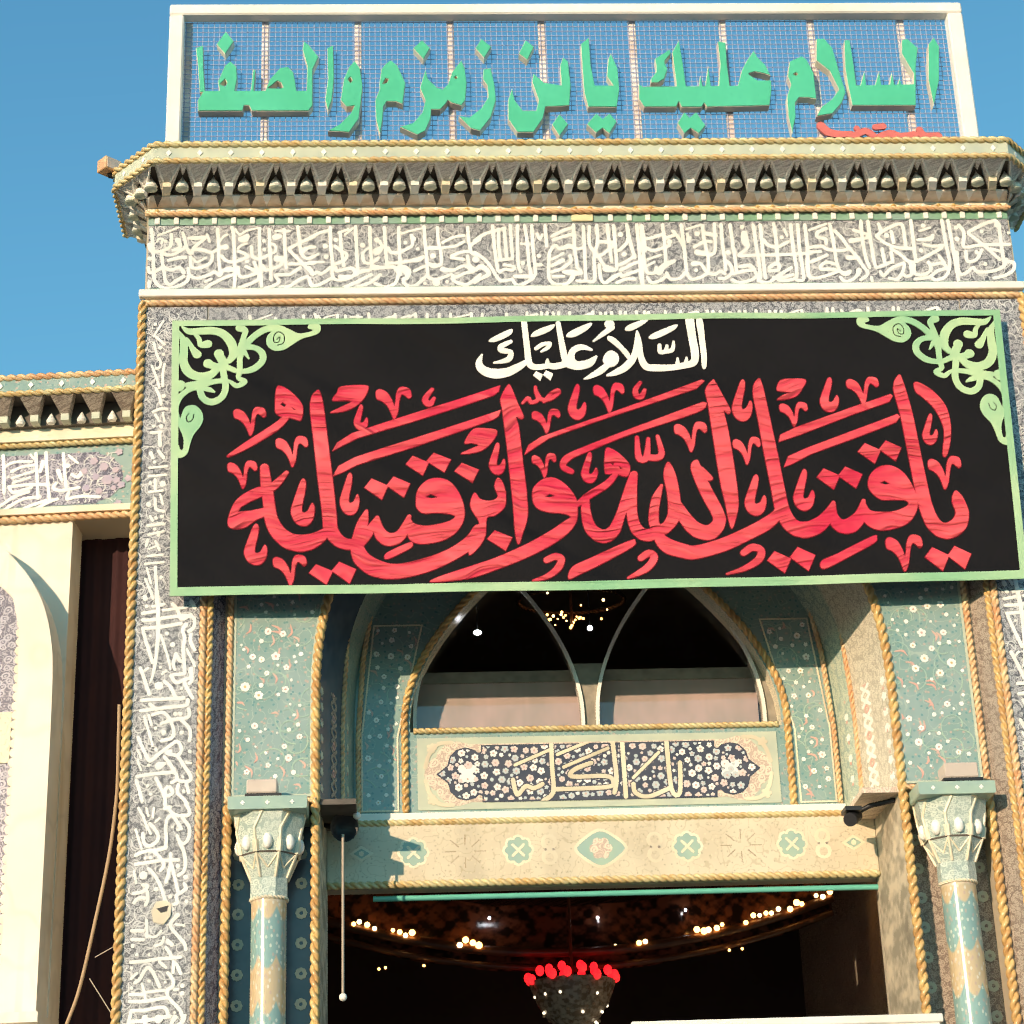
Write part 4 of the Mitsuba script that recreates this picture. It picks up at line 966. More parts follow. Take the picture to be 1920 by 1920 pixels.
for q in ((-2.85, -2.06, .46, 1.2, 0, 5.63), (2.06, 2.85, .46, 1.2, 0, 5.63)): put(G + '__wall', box(*q), 'm_wall')
# splayed reveal of the great arch, above the capitals
def loft(a, b, ya, yb, t0=0., t1=1.):
    a, b = np.array(a), np.array(b); n = len(a)
    P = lambda t: np.stack([a[:, 0] * (1 - t) + b[:, 0] * t, np.full(n, ya * (1 - t) + yb * t), a[:, 1] * (1 - t) + b[:, 1] * t], 1)
    v = np.vstack([P(t0), P(t1)]); i = np.arange(n - 1)
    f = np.vstack([np.stack([i, i + 1, i + n + 1], 1), np.stack([i, i + n + 1, i + n], 1)])
    return trimesh.Trimesh(v, f, process=False)
def clip_low(o, z): return [(x, max(zz, z)) for x, zz in o]
AF, AB = clip_low(ARCH_F, 5.62), clip_low(ARCH_B, 5.62)
for half, ms in ((slice(0, len(AF) // 2 + 1), ('m_reveal', 'm_reveal', 'm_bevel')), (slice(len(AF) // 2, None), ('m_blue', 'm_blue', 'm_teal'))):  # left half in darker blue: the shade on that side is put into the colour
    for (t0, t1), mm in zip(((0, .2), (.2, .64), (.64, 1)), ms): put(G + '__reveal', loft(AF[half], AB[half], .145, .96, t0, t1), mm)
for q in ((-2.08, -1.80, .16, .97, 5.58, 5.62), (1.80, 2.08, .16, .97, 5.58, 5.62)): put(G + '__reveal', box(*q), 'm_facet_dark' if q[0] < 0 else 'm_peach')  # left plate coloured dark to stand in for the shade there
# door jambs below
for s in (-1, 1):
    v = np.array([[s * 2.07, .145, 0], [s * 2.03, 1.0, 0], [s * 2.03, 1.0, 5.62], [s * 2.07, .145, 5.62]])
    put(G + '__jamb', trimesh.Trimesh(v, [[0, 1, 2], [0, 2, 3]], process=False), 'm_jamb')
# ---------------------------------------------------------------- tympanum and door
WINDOW = arch(1.41, 6.34, 6.45, 8.2, 1.75)
tym = sbox(-2.15, 5.66, 2.15, 9.0).difference(Polygon(WINDOW))
put(G + '__tympanum', plate(tym, 1.12, .16), 'm_teal')
put(G + '__tympanum', box(-2.15, 2.15, .98, 1.12, 5.155, 5.66), 'm_wall')
put(G + '__reveal', loft(WINDOW, WINDOW, .961, 1.2), 'm_cream')
put(G + '__ledge', box(-1.83, 1.83, .905, .965, 5.652, 5.705), 'm_frame')
put(G + '__lintel', box(-2.03, 2.03, .90, .98, 5.19, 5.62), 'm_tan')
rope([(-2.0, .90, 5.63), (2.0, .90, 5.63)], .026, .10, 'm_olive')
rope([(-2.03, .90, 5.17), (2.03, .90, 5.17)], .03, .12, 'm_olive')
rope([(-1.38, .945, 6.345), (1.38, .945, 6.345)], .024, .10, 'm_olive')
WR = [(x * 1.03 + 0, .945, z) for x, z in WINDOW if z > 6.4]
rope([(1.45, .945, 5.72)] + WR + [(-1.45, .945, 5.72)], .03, .13, 'm_ochre')
for s in (-1, 1):
    rope([(s * 1.80, .93, 5.72), (s * 1.80, .93, 6.3), (s * 1.76, .93, 6.9), (s * 1.68, .93, 7.4)], .022, .10, 'm_ochre_pale')
    rope([(s * (2.07 - .24 * .66), .145 + .815 * .64, 5.64), (s * (2.07 - .24 * .66), .145 + .815 * .64, 6.3), (s * (2.03 - .24 * .66), .145 + .815 * .64, 7.0), (s * (1.92 - .24 * .66), .145 + .815 * .64, 7.5)], .022, .10, 'm_ochre_pale')
    rope([(s * 2.085, .13, 0.)] + [(s * 2.085, .13, 5.6)] + [(s * (x + .015), .13, z) for x, z in ARCH_F[1:24]], .036, .15, 'm_ochre', hand=s)
    rope([(s * 2.70, .13, 0), (s * 2.70, .13, 5.58)], .036, .15, 'm_ochre', hand=s)
    rope([(s * 2.70, .125, 5.6), (s * 2.70, .125, 9.0)], .026, .11, 'm_ochre_pale', hand=s)
    rope([(s * 2.70, .12, 5.605), (s * 2.08, .12, 5.605)], .022, .10, 'm_ochre_pale')
    rope([(s * 2.885, -.012, 0), (s * 2.885, -.012, 9.02)], .028, .13, 'm_ochre_pale', hand=s)
    rope([(s * 2.835, .0, 0), (s * 2.835, .0, 9.02)], .026, .12, 'm_ochre', hand=-s)
    rope([(s * 3.40, -.015, 0), (s * 3.40, -.015, 9.50)], .037, .15, 'm_ochre', hand=-s)
    v = np.array([[s * 2.825, .02, 0], [s * 2.735, .15, 0], [s * 2.735, .15, 9.0], [s * 2.825, .02, 9.0]])
    put(G + '__reveal', trimesh.Trimesh(v, [[0, 1, 2], [0, 2, 3]], process=False), 'm_arab_blue' if s < 0 else 'm_facet')  # left bevel takes a darker colour in place of its shadow
rope([(-3.38, -.02, 9.49), (3.38, -.02, 9.49)], .03, .13, 'm_ochre_pale')

# ---------------------------------------------------------------- gateway: bands of calligraphy
k = put(G + '__frieze_panel', box(-3.375, 3.375, -.012, .0, 9.615, 10.175), 'm_arab')
put(k + '__lettering', plate(trace('frieze').buffer(-.0012), -.012, .0045), 'm_white')
def scrolls(x0, x1, z0, z1, n, w=.0065):
    out = []
    for _ in range(n):
        x, z, a, t = rnd.uniform(x0, x1), rnd.uniform(z0, z1), rnd.uniform(0, 6.3), rnd.choice((-1, 1)); pts = []
        for i in range(rnd.choice((7, 9, 12))):
            pts.append((x, z)); x += .017 * math.cos(a); z += .017 * math.sin(a); a += t * (.22 + .05 * i)
        out.append(affinity.scale(stroke(np.array([[p[0] * 1e3, p[1] * 1e3, w * 1e3] for p in pts]), 2), .001, .001, origin=(0, 0)).simplify(.0006))
    return union_all(out).intersection(sbox(x0, z0, x1, z1))
put(G + '__frieze_panel__scrollwork', plate(scrolls(-3.37, 3.37, 9.62, 10.17, 620), -.012, .003), 'm_scroll', kind='stuff')
strip = trace('strip').buffer(-.0008)
rest = affinity.translate(strip.intersection(sbox(-3.40, 4.1, -2.85, 6.9)), 0, -2.78)
for s in (-1, 1):
    k = put(G + '__border_panel', box(s * 3.375, s * 2.91, -.012, .0, 0, 9.46), 'm_arab')
    g = union_all([strip, rest])
    if s > 0: g = affinity.translate(g, 6.27, 0)
    put(k + '__scrollwork', plate(scrolls(-3.37 if s < 0 else 2.915, -2.915 if s < 0 else 3.37, 3.8, 9.45, 430), -.012, .003), 'm_scroll', kind='stuff')
    put(k + '__lettering', plate(g.intersection(sbox(-3.37 if s < 0 else 2.915, 0, -2.915 if s < 0 else 3.37, 9.45)), -.012, .0055), 'm_white')
put(G + '__broken_tile', plate(Polygon([(-3.17, 4.74), (-3.10, 4.72), (-3.055, 4.78), (-3.05, 4.86), (-3.09, 4.885), (-3.15, 4.88), (-3.185, 4.82)]), -.012, .014), 'm_cream', text='broken patch with a dark hole in the left calligraphy strip')
put(G + '__broken_tile__hole', plate(Polygon([(-3.15, 4.83), (-3.07, 4.85), (-3.08, 4.81), (-3.12, 4.80)]), -.026, .003), 'm_dark')  # dark plate laid on top, in place of the shade inside a hole
k = put(G + '__border_panel', box(-2.90, 2.90, -.012, .0, 9.05, 9.455), 'm_arab')
row = affinity.translate(affinity.scale(trace('frieze'), .8, .72, origin=(0, 9.9)), .1, -.70)
put(k + '__lettering', plate(row.intersection(sbox(-2.89, 9.06, 2.89, 9.45)), -.012, .0055), 'm_white')
put(G + '__ledge', rbox(-3.43, 3.43, -.045, .02, 9.54, 9.602, .006), 'm_frame')
k = put(G + '__dentil_band', box(-3.38, 3.38, -.016, .0, 10.178, 10.245), 'm_green_band')
for i in range(46):
    x = -3.31 + i * .1472
    if abs(x - .0) < .08: continue
    put(k + '__dentil', rbox(x - .02, x + .02, -.03, -.014, 10.182, 10.242, .004), 'm_white')
put(G + '__plaque', rbox(-.085, .085, -.034, -.015, 10.18, 10.244, .005), 'm_plaque')
for i in range(44):
    x = -3.3 + i * .153
    put(k + '__dentil', box(x - .055, x + .055, -.02, -.005, 9.603, 9.618), 'm_green_band')

# ---------------------------------------------------------------- gateway: cornice
C_ = G + '__cornice'
INN = [(-3.38, .35), (-3.38, 0), (3.38, 0), (3.38, .62)]
SEG = [((-3.38, .62), (-3.38, .0), (-3.64, .62), (-3.64, -.12), 3), ((-3.38, 0), (-3.38, 0), (-3.64, -.12), (-3.30, -.5), 2),
       ((-3.38, 0), (3.38, 0), (-3.30, -.5), (3.30, -.5), 28), ((3.38, 0), (3.38, 0), (3.30, -.5), (3.64, -.12), 2), ((3.38, 0), (3.38, .62), (3.64, -.12), (3.64, .62), 2)]
def seg_map(sg, u, t, z):
    i0, i1, o0, o1 = (np.array(q) for q in sg[:4]); t = np.asarray(t) / .5
    p = (i0 * (1 - u) + i1 * u) * (1 - t) + (o0 * (1 - u) + o1 * u) * t
    return (p[0], p[1], z)
def cornice_loft(profile, bsdf, name, smooth=False):
    n = len(profile); rows = []
    for sg in SEG:
        rows.append([seg_map(sg, 0, t, z) for t, z in profile]); last = sg
    rows.append([seg_map(last, 1, t, z) for t, z in profile])
    v = np.array(rows).reshape(-1, 3); f = []
    for r in range(len(rows) - 1):
        for j in range(n):
            a, b, c, d = r * n + j, r * n + (j + 1) % n, (r + 1) * n + (j + 1) % n, (r + 1) * n + j
            f += [[a, b, c], [a, c, d]]
    e = [[0, j + 1, j] for j in range(1, n - 1)] + [[(len(rows) - 1) * n, (len(rows) - 1) * n + j, (len(rows) - 1) * n + j + 1] for j in range(1, n - 1)]
    return put(name, fix(trimesh.Trimesh(v, f + e)), bsdf, smooth)
cornice_loft([(0, 10.262), (.05, 10.262), (.058, 10.297), (.0, 10.305)], 'm_cream', C_ + '__fillet')
cornice_loft([(0, 10.285), (.048, 10.285), (.052, 10.312), (.185, 10.332), (.185, 10.345), (.0, 10.36)], 'm_lit_soffit', C_ + '__soffit')
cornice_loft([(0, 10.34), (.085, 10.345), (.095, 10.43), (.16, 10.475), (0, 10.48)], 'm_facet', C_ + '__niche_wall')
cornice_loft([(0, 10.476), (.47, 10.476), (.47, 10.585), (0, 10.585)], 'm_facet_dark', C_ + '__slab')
cornice_loft([(.44, 10.445), (.497, 10.462), (.497, 10.585), (.44, 10.60)], 'm_sage', C_ + '__band')
for zz, rr in ((10.452, .027), (10.598, .029)):
    pts = [seg_map(sg, 0, .505, zz) for sg in SEG] + [seg_map(SEG[-1], 1, .505, zz)]
    put(C_ + '__rope_moulding', twist(pts, rr, .15), 'm_olive', True)
put(C_ + '__rope_moulding', twist([(-3.40, -.05, 10.258), (3.40, -.05, 10.258)], .024, .13), 'm_ochre_pale', True)
for si, sg in enumerate(SEG):
    n = sg[4]
    for c in range(n):
        m = lambda u, t, z: seg_map(sg, (c + .5 + u) / n, t, z)     # u from -0.5 to 0.5 across one cell
        # rib fanning out from a foot block to the lip
        fan = hull([m(-.10, .290, 10.392), m(.10, .290, 10.392), m(-.12, .17, 10.36), m(.12, .17, 10.36), m(-.40, .49, 10.447), m(.40, .49, 10.447),
                    m(-.44, .42, 10.474), m(.44, .42, 10.474), m(-.25, .2, 10.474), m(.25, .2, 10.474)])
        put(C_ + '__muqarnas_cell', fan, 'm_fan')
        edge = [tube([m(s * .10, .298, 10.394), m(s * .40, .495, 10.449)], .0085, 5) for s in (-1, 1)]
        foot = hull([m(a, t, z) for a in (-.13, .13) for t, z in ((.15, 10.338), (.235, 10.338), (.15, 10.398), (.300, 10.352), (.300, 10.398))])
        put(C_ + '__muqarnas_foot', foot, 'm_white' if c % 3 else 'm_cream')
        for q in edge: put(C_ + '__muqarnas_rib', q, 'm_white')
        # pale drop standing in the niche beside it, over its half bowl
        c0 = np.array(m(.5 if c < n - 1 or si != 2 else .45, .255, 10.352))
        rings = [(0, .034), (.024, .050), (.052, .042), (.088, .016), (.118, .001)]
        drop = trimesh.creation.revolve([(0, 0)] + [(r, z) for z, r in rings] + [(0, .12)], sections=10); drop.apply_translation(c0)
        bowl = trimesh.creation.revolve([(0, -.012), (.035, -.010), (.052, .0), (.050, .004), (0, .004)], sections=12); bowl.apply_translation(c0 + (0, -.01, -.004))
        put(C_ + '__muqarnas_drop', fix(drop), 'm_white', 40); put(C_ + '__muqarnas_bowl', fix(bowl), 'm_sage', 40)
        for a in (-.25, .25):
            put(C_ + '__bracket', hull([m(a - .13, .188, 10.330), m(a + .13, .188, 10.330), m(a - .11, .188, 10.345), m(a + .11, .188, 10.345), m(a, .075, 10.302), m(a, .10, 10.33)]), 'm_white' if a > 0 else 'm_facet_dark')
        put(C_ + '__muqarnas_kite', hull([m(.5 + a, t, z) for a, t, z in ((-.13, .485, 10.452), (.13, .485, 10.452), (-.13, .46, 10.476), (.13, .46, 10.476), (-.06, .31, 10.476), (.06, .31, 10.476), (0, .33, 10.432))]) if c < n - 1 else hull([m(.4 + a, t, z) for a, t, z in ((0, .48, 10.452), (.05, .48, 10.452), (0, .46, 10.476), (.05, .46, 10.476), (.03, .40, 10.47))]), 'm_fan')
        put(C_ + '__stud', hull([m(a, t, z) for a, z in ((-.09, 10.525), (0, 10.552), (.09, 10.525), (0, 10.498)) for t in (.495, .506)]), 'm_white')
        for a in (-.25, .25):
            put(C_ + '__lozenge', hull([m(a + q, t, z) for q, t, z in ((-.09, .060, 10.281), (0, .058, 10.266), (.09, .060, 10.281), (0, .064, 10.297), (0, .068, 10.281))]), 'm_white' if (c + (a > 0)) % 2 else 'm_gold')

# ---------------------------------------------------------------- gateway: painted tile panels with inlaid flowers
def inlay(holder, shapes, y, h=.004):
    for bsdf, gs in shapes.items():
        if gs: put(holder + '__floral_inlay', plate(union_all(gs), y, h), bsdf, kind='stuff')
def thin(pts, w): return affinity.scale(stroke(np.array([[x * 1000, z * 1000, w * 1000] for x, z in pts]), 5), .001, .001, origin=(0, 0)).simplify(.0008)
def flowers(clip, spots, rnd, stems=9, pinks=10, dens=1.0):
    x0, z0, x1, z1 = clip.bounds; sh = {'m_white': [], 'm_pink': [], 'm_teal_pale': [], 'm_gold': []}
    for _ in range(stems):
        x, z, a, s = rnd.uniform(x0, x1), rnd.uniform(z0, z1), rnd.uniform(0, 6.3), rnd.choice((-1, 1)); pts = []
        for i in range(11):
            pts.append((x, z)); x += .032 * math.cos(a); z += .032 * math.sin(a); a += s * (.25 + .035 * i)
        sh['m_teal_pale'].append(thin(pts, .008))
    for x, z, r in spots:
        f = flower(x, z, r * .84, rnd.choice((5, 6, 8)), rnd.uniform(0, 1))
        sh['m_white'].append(f.difference(disc((x, z), r * .26, 8)) if r > .022 else f)
        if r > .022: sh[rnd.choice(('m_pink', 'm_gold'))].append(disc((x, z), r * .24, 8))
    for _ in range(pinks):
        x, z, a = rnd.uniform(x0, x1), rnd.uniform(z0, z1), rnd.uniform(.6, 2.4); L = rnd.uniform(.05, .1)
        pts = [(x, z), (x + .5 * L * math.cos(a), z + .5 * L * math.sin(a)), (x + L * math.cos(a + .5), z + L * math.sin(a + .5))]
        sh['m_pink'].append(affinity.scale(stroke(np.array([[p[0] * 1e3, p[1] * 1e3, w] for p, w in zip(pts, (4, 17, 7))]), 4), .001, .001, origin=(0, 0)))
    out, used = {}, None
    for k in ('m_white', 'm_gold', 'm_pink', 'm_teal_pale'):
        g = union_all(sh[k]).intersection(clip) if sh[k] else Polygon()
        if used is not None: g = g.difference(used)
        used = g if used is None else used.union(g)
        out[k] = [g] if not g.is_empty else []
    return out
def scatter(clip, rnd, n, rmin, rmax):
    x0, z0, x1, z1 = clip.bounds; out = []
    for _ in range(n * 12):
        x, z, r = rnd.uniform(x0, x1), rnd.uniform(z0, z1), rnd.uniform(rmin, rmax)
        if len(out) < n and clip.buffer(-r).contains(Point(x, z)) and all(math.hypot(x - a, z - b) > r + c + .03 for a, b, c in out): out.append((x, z, r))
    return out
def scatter2(clip, rnd, n, rmin, rmax):
    x0, z0, x1, z1 = clip.bounds; out = []
    for i in range(n * 9):
        r = rmax - (rmax - rmin) * min(1, i / (n * 5)) * rnd.uniform(.6, 1); x, z = rnd.uniform(x0, x1), rnd.uniform(z0, z1)
        if len(out) < n and clip.contains(Point(x, z)) and all((x - a) ** 2 + (z - b) ** 2 > (r + c + .004) ** 2 for a, b, c in out): out.append((x, z, r))
    return out
SPOT_L = [(540, 290, 28), (490, 460, 38), (330, 460, 26), (392, 482, 26), (565, 545, 25), (430, 585, 22), (280, 685, 40), (375, 750, 38), (560, 710, 30), (350, 975, 28), (660, 1060, 25), (555, 1130, 22), (430, 1175, 15), (585, 1215, 30), (445, 1265, 22), (300, 1310, 25), (250, 370, 12), (620, 465, 15), (660, 830, 15), (390, 1020, 15), (435, 270, 30), (620, 900, 14)]
SPOT_R = [(455, 490, 50), (370, 605, 32), (555, 635, 32), (485, 725, 45), (750, 770, 50), (400, 815, 42), (640, 860, 42), (710, 1140, 35), (340, 1265, 35), (460, 1350, 30), (435, 1475, 42), (630, 1520, 38), (820, 1570, 30), (670, 490, 35), (370, 270, 40), (510, 245, 35), (640, 230, 40), (300, 505, 22), (630, 1400, 22), (290, 975, 15), (660, 1220, 18), (630, 590, 20), (830, 1230, 15)]
for s, sp in ((-1, [(-2.665 + (x - 205) / 500 * .515, 5.63 + (1500 - y) / 1240 * 1.25, r * .00105) for x, y, r in SPOT_L]),
              (1, [(2.13 + (x - 130 - (y - 230) * .13) / 690 * .52, 5.63 + (1840 - y) / 1610 * 1.36, r * .00082) for x, y, r in SPOT_R])):
    pan = sbox(min(s * 2.675, s * 1.2), 5.635, max(s * 2.675, s * 1.2), 8.95).difference(Polygon(ARCH_F).buffer(.035))
    k = put(G + '__spandrel_panel', plate(pan, .146, .012), 'm_teal')
    clip = pan.buffer(-.03).intersection(sbox(-3, 5.6, 3, 7.2))
    inlay(k, flowers(clip, sp + [q for q in scatter(clip, rnd, 40, .010, .022) if all(math.hypot(q[0] - a, q[1] - b) > q[2] + c + .012 for a, b, c in sp)], rnd, 26, 26), .134)
    put(k + '__edging', plate(pan.difference(pan.buffer(-.018)), .134, .004), 'm_sage')
# tympanum side panels
for s in (-1, 1):
    pan = sbox(min(s * 1.50, s * 1.78), 5.73, max(s * 1.50, s * 1.78), 6.35).union(Polygon([(s * 1.5, 6.3), (s * 1.78, 6.3), (s * 1.68, 7.2), (s * 1.3, 7.2)]))
    k = put(G + '__tympanum_panel', plate(pan, .961, .008), 'm_teal')
    put(k + '__edging', plate(pan.difference(pan.buffer(-.012)), .953, .004), 'm_cream')
    clip = pan.buffer(-.015)
    inlay(k, flowers(clip, scatter(clip, rnd, 34, .014, .034), rnd, 14, 16), .953)
    # bands on the splayed reveal: crosses and rosettes between
    e = np.array([s * -.24, .815]); e /= np.linalg.norm(e); nrm = np.array([s * -.815, -.24]) / math.hypot(.815, .24)
    def rev(u, v, w): return np.stack([s * 2.07 + u * e[0] + w * nrm[0], .145 + u * e[1] + w * nrm[1], v], 1)
    L = math.hypot(.24, .815); cc = L * .42; crosses, rings = [], []
    for i in range(11):
        z = 5.75 + i * .205
        for dz in (0, .085):
            crosses.append(union_all([thin([(cc - .055, z + dz - .034), (cc + .055, z + dz + .034)], .026), thin([(cc - .055, z + dz + .034), (cc + .055, z + dz - .034)], .026)]))
        rings.append(disc((cc, z + .145), .034, 10).difference(disc((cc, z + .145), .018, 8)))
    put(G + '__reveal_tile', extrude(union_all(crosses), .005, rev), 'm_white' if s > 0 else 'm_facet', kind='stuff')  # left crosses duller, their shade carried by the colour
    put(G + '__reveal_tile', extrude(union_all(rings), .005, rev), 'm_pink', kind='stuff')
    blobs = [flower(L * .1, 5.72 + i * .12, .035, 5, i) for i in range(18)] + [flower(L * .8, 5.70 + i * .16, .03, 5, i) for i in range(12)]
    put(G + '__reveal_tile', extrude(union_all(blobs), .004, rev), 'm_white' if s > 0 else 'm_sage', kind='stuff')
    put(G + '__reveal_tile', extrude(union_all([disc((L * (.8 if i % 2 else .1), 5.70 + i * .08 + .04), .012, 6) for i in range(24)]), .005, rev), 'm_pink', kind='stuff')
# cartouche over the door
car = sbox(-1.36, 5.735, 1.36, 6.29)
k = put(G + '__cartouche', plate(car, .962, .012), 'm_sage')
field = union_all([sbox(-1.02, 5.79, 1.02, 6.235)] + [disc((s * 1.06, z), .17) for s in (-1, 1) for z in (5.93, 6.09)] + [disc((s * 1.17, 6.01), .14) for s in (-1, 1)])
put(k + '__field', plate(field, .950, .004), 'm_peach')
lobe = union_all([sbox(-.88, 5.785, .88, 6.225)] + [disc((s * 1.00, z), .135) for s in (-1, 1) for z in (5.935, 6.075)] + [Polygon([(s * .9, 5.87), (s * 1.05, 5.87), (s * 1.22, 6.005), (s * 1.05, 6.14), (s * .9, 6.14)]) for s in (-1, 1)]).buffer(.02).buffer(-.02)
put(k + '__ground', plate(lobe, .946, .004), 'm_field')
word = trace('cart', .4)
put(k + '__lettering', plate(word.intersection(lobe), .942, .005), 'm_cream')
free = lobe.buffer(-.012)
sp = [(x, z, r) for x, z, r in scatter2(free, rnd, 330, .010, .030)]
fl = union_all([flower(x, z, r, rnd.choice((5, 6)), rnd.uniform(0, 1)) for x, z, r in sp] + [flower(s * .99, 6.005, .085, 4, .78) for s in (-1, 1)]).difference(word.buffer(.008)).intersection(free)
pinkish = union_all([disc((x, z), r * 1.2) for i, (x, z, r) in enumerate(sp) if i % 3 == 1]); bluish = union_all([disc((x, z), r * 1.2) for i, (x, z, r) in enumerate(sp) if i % 3 == 2])
put(k + '__floral_inlay', plate(fl.difference(pinkish).difference(bluish), .942, .003), 'm_white', kind='stuff')
put(k + '__floral_inlay', plate(fl.intersection(pinkish), .942, .003), 'm_rosy', kind='stuff')
put(k + '__floral_inlay', plate(fl.intersection(bluish.difference(pinkish)), .942, .003), 'm_mist', kind='stuff')
put(k + '__floral_inlay', plate(union_all([disc((x, z), r * .28, 6) for x, z, r in sp if r > .018]).difference(word.buffer(.008)), .939, .002), 'm_pink', kind='stuff')
cor = [thin([(s * 1.10, 6.01 + t * .24), (s * 1.2, 6.01 + t * .23), (s * 1.27, 6.01 + t * .15), (s * 1.30, 6.01 + t * .05)], .03) for s in (-1, 1) for t in (-1, 1)]
put(k + '__floral_inlay', plate(union_all(cor + [flower(s * 1.25, 6.01 + t * .2, .04, 5) for s in (-1, 1) for t in (-1, 1)]), .946, .003), 'm_cream', kind='stuff')
# lintel motifs
LT = G + '__lintel'
def motif(x, kind):
    z = 5.405
    if kind == 'big':
        o = Polygon(catmull([(x - .2, z), (x - .12, z + .09), (x, z + .15), (x + .12, z + .09), (x + .2, z), (x + .12, z - .09), (x, z - .15), (x - .12, z - .09)], True)); a, b = 'm_teal_pale', 'm_peach'
        i1, i2 = o.buffer(-.022), flower(x, z, .085, 6)
    elif kind == 'rose': o = flower(x, z, .118, 8); i1, i2, a, b = o.buffer(-.018), union_all([thin([(x - .04, z - .04), (x + .04, z + .04)], .02), thin([(x - .04, z + .04), (x + .04, z - .04)], .02)]), 'm_teal_pale', 'm_cream'
    elif kind == 'pair': o = union_all([disc((x, z + .055), .055), disc((x, z - .055), .055)]).buffer(.006); i1, i2, a, b = union_all([disc((x, z + .06), .033, 10), disc((x, z - .06), .033, 10)]), union_all([disc((x - .03, z), .01, 6), disc((x + .03, z), .01, 6)]), 'm_tan', 'm_facet'
    else: o = Polygon([(x - .09, z), (x, z + .06), (x + .09, z), (x, z - .06)]); i1, i2, a, b = o.buffer(-.018), disc((x, z), .02, 8), 'm_teal_pale', 'm_cream'
    key = put(LT + '__motif', plate(o, .90, .003), 'm_cream')
    for gg, y_, b_ in ((i1, .897, a), (i2, .895, b)):
        for q in polys(gg): put(LT + '__motif_centre', plate(q, y_, .002), b_)
for x, kd in ((-1.78, 'small'), (-1.40, 'rose'), (-.63, 'rose'), (-.40, 'pair'), (-.02, 'big'), (.38, 'pair'), (.62, 'rose'), (1.40, 'rose'), (1.63, 'pair'), (1.86, 'small')): motif(x, kd)
rays = [thin([(x + .07 * math.cos(a), 5.405 + .05 * math.sin(a)), (x + .15 * math.cos(a), 5.405 + .12 * math.sin(a))], .008) for x in (-1.02, 1.02) for a in np.arange(8) * math.pi / 4]
put(LT + '__rays', plate(union_all(rays), .90, .002), 'm_soffit')

# ---------------------------------------------------------------- gateway: columns in their niches
for s in (-1, 1):
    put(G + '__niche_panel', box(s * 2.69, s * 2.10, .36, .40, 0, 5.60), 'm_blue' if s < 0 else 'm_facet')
    for q, xx in enumerate((2.63, 2.19)):
        for i in range(9):
            z = 5.28 - i * .21
            put(G + '__rosette', plate(flower(s * xx, z, .042, 8).difference(disc((s * xx, z), .014, 6)), .36, .006), 'm_sage')
    col = G + f'__column' + ('' if s < 0 else '_001'); cx = s * 2.40; cy = .12
    label(col, 'tiled column on the ' + ('left' if s < 0 else 'right') + ' of the doorway')
    put(col + '__abacus', hull([(cx + a * w, y, z) for z, w in ((5.475, .265), (5.485, .272), (5.565, .272)) for a, y in ((-1, -.16), (1, -.16), (-1, .36), (1, .36))] ), 'm_teal_pale')
    for i in range(3): put(col + '__stud', plate(flower(cx - .17 + .17 * i, 5.52, .016, 4), -.16, .004), 'm_white')
    def ring(h, z, n=8, ph=math.pi / 8): return [(cx + h / math.cos(math.pi / 8) * math.cos(ph + k * math.pi / 4), cy + h / math.cos(math.pi / 8) * math.sin(ph + k * math.pi / 4), z) for k in range(n)]
    R = [ring(.245, 5.475), ring(.205, 5.28), ring(.19, 5.20), ring(.145, 5.10), ring(.125, 5.04), ring(.125, 4.90)]
    put(col + '__capital', cat([hull(a + b) for a, b in zip(R[:-1], R[1:])]), 'm_cap')
    ribs = []
    for kk in range(8):
        a, b = np.array(R[0][kk]), np.array(R[1][kk]); c = np.array(R[2][kk]); d = np.array(R[4][kk]); mid = (np.array(R[0][kk]) + np.array(R[0][(kk + 1) % 8])) / 2
        ribs += [tube([a * .35 + mid * .65, (a + b) / 2 * .8 + .2 * b, b], .012, 5), tube([mid * .65 + a * .35, a], .008, 5), tube([b, c], .022, 6), tube([c, d], .011, 5)]
        m2 = (np.array(R[3][kk]) + np.array(R[3][(kk + 1) % 8])) / 2
        ribs += [tube([c, m2], .007, 5), tube([np.array(R[2][(kk + 1) % 8]), m2], .007, 5)]
    for q in ribs: put(col + '__rib', q, 'm_cream')
    dr_ = []
    for kk in range(8):
        mm = (np.array(R[1][kk]) + np.array(R[1][(kk + 1) % 8])) / 2; mm = mm * 1.0; o = (mm - (cx, cy, mm[2])); o /= np.linalg.norm(o)
        q = trimesh.creation.icosphere(1, .034); q.apply_scale((1, 1, 1.7)); q.apply_translation(mm + o * .004 + (0, 0, -.01)); dr_.append(q)
    for q in dr_: put(col + '__drop', q, 'm_white', True)
    put(col + '__ring', cat([tube([*R[2], R[2][0]], .007, 5)]), 'm_facet_dark')
    sh = trimesh.creation.cylinder(.122, 4.92, sections=40); sh.apply_translation((cx, cy, 2.46))
    put(col + '__shaft', sh, 'm_shaft', 40)
    put(col + '__collar', twist([(cx + .125 * math.cos(t), cy + .125 * math.sin(t), 4.90) for t in np.linspace(0, 2 * math.pi, 40)], .014, .06), 'm_cream', True)

# ---------------------------------------------------------------- gateway: window over the door
W_ = G + '__window'
label(W_, 'twin pointed window above the doorway')
def sub(cx, hw): return [(x + cx, z) for x, z in arch(hw, 6.34, 6.50, 7.75, 1.9)]
lights = [Polygon(sub(-.73, .63)), Polygon(sub(.67, .63))]
spd = Polygon(WINDOW).buffer(.02).difference(union_all(lights))
put(W_ + '__frame', plate(spd.intersection(sbox(-2, 6, 2, 6.92)), 1.19, .06), 'm_grey_rail')
bands = union_all(lights).buffer(.027).difference(union_all(lights)).intersection(Polygon(WINDOW))
put(W_ + '__moulding', plate(bands, 1.13, .03), 'm_frame')
for g in lights + polys(spd.intersection(sbox(-2, 6.92, 2, 9))): put(W_ + '__pane', plate(g.buffer(.002), 1.165, .0005).slice_plane((0, 1.1648, 0), (0, -1, 0)), 'm_pane')

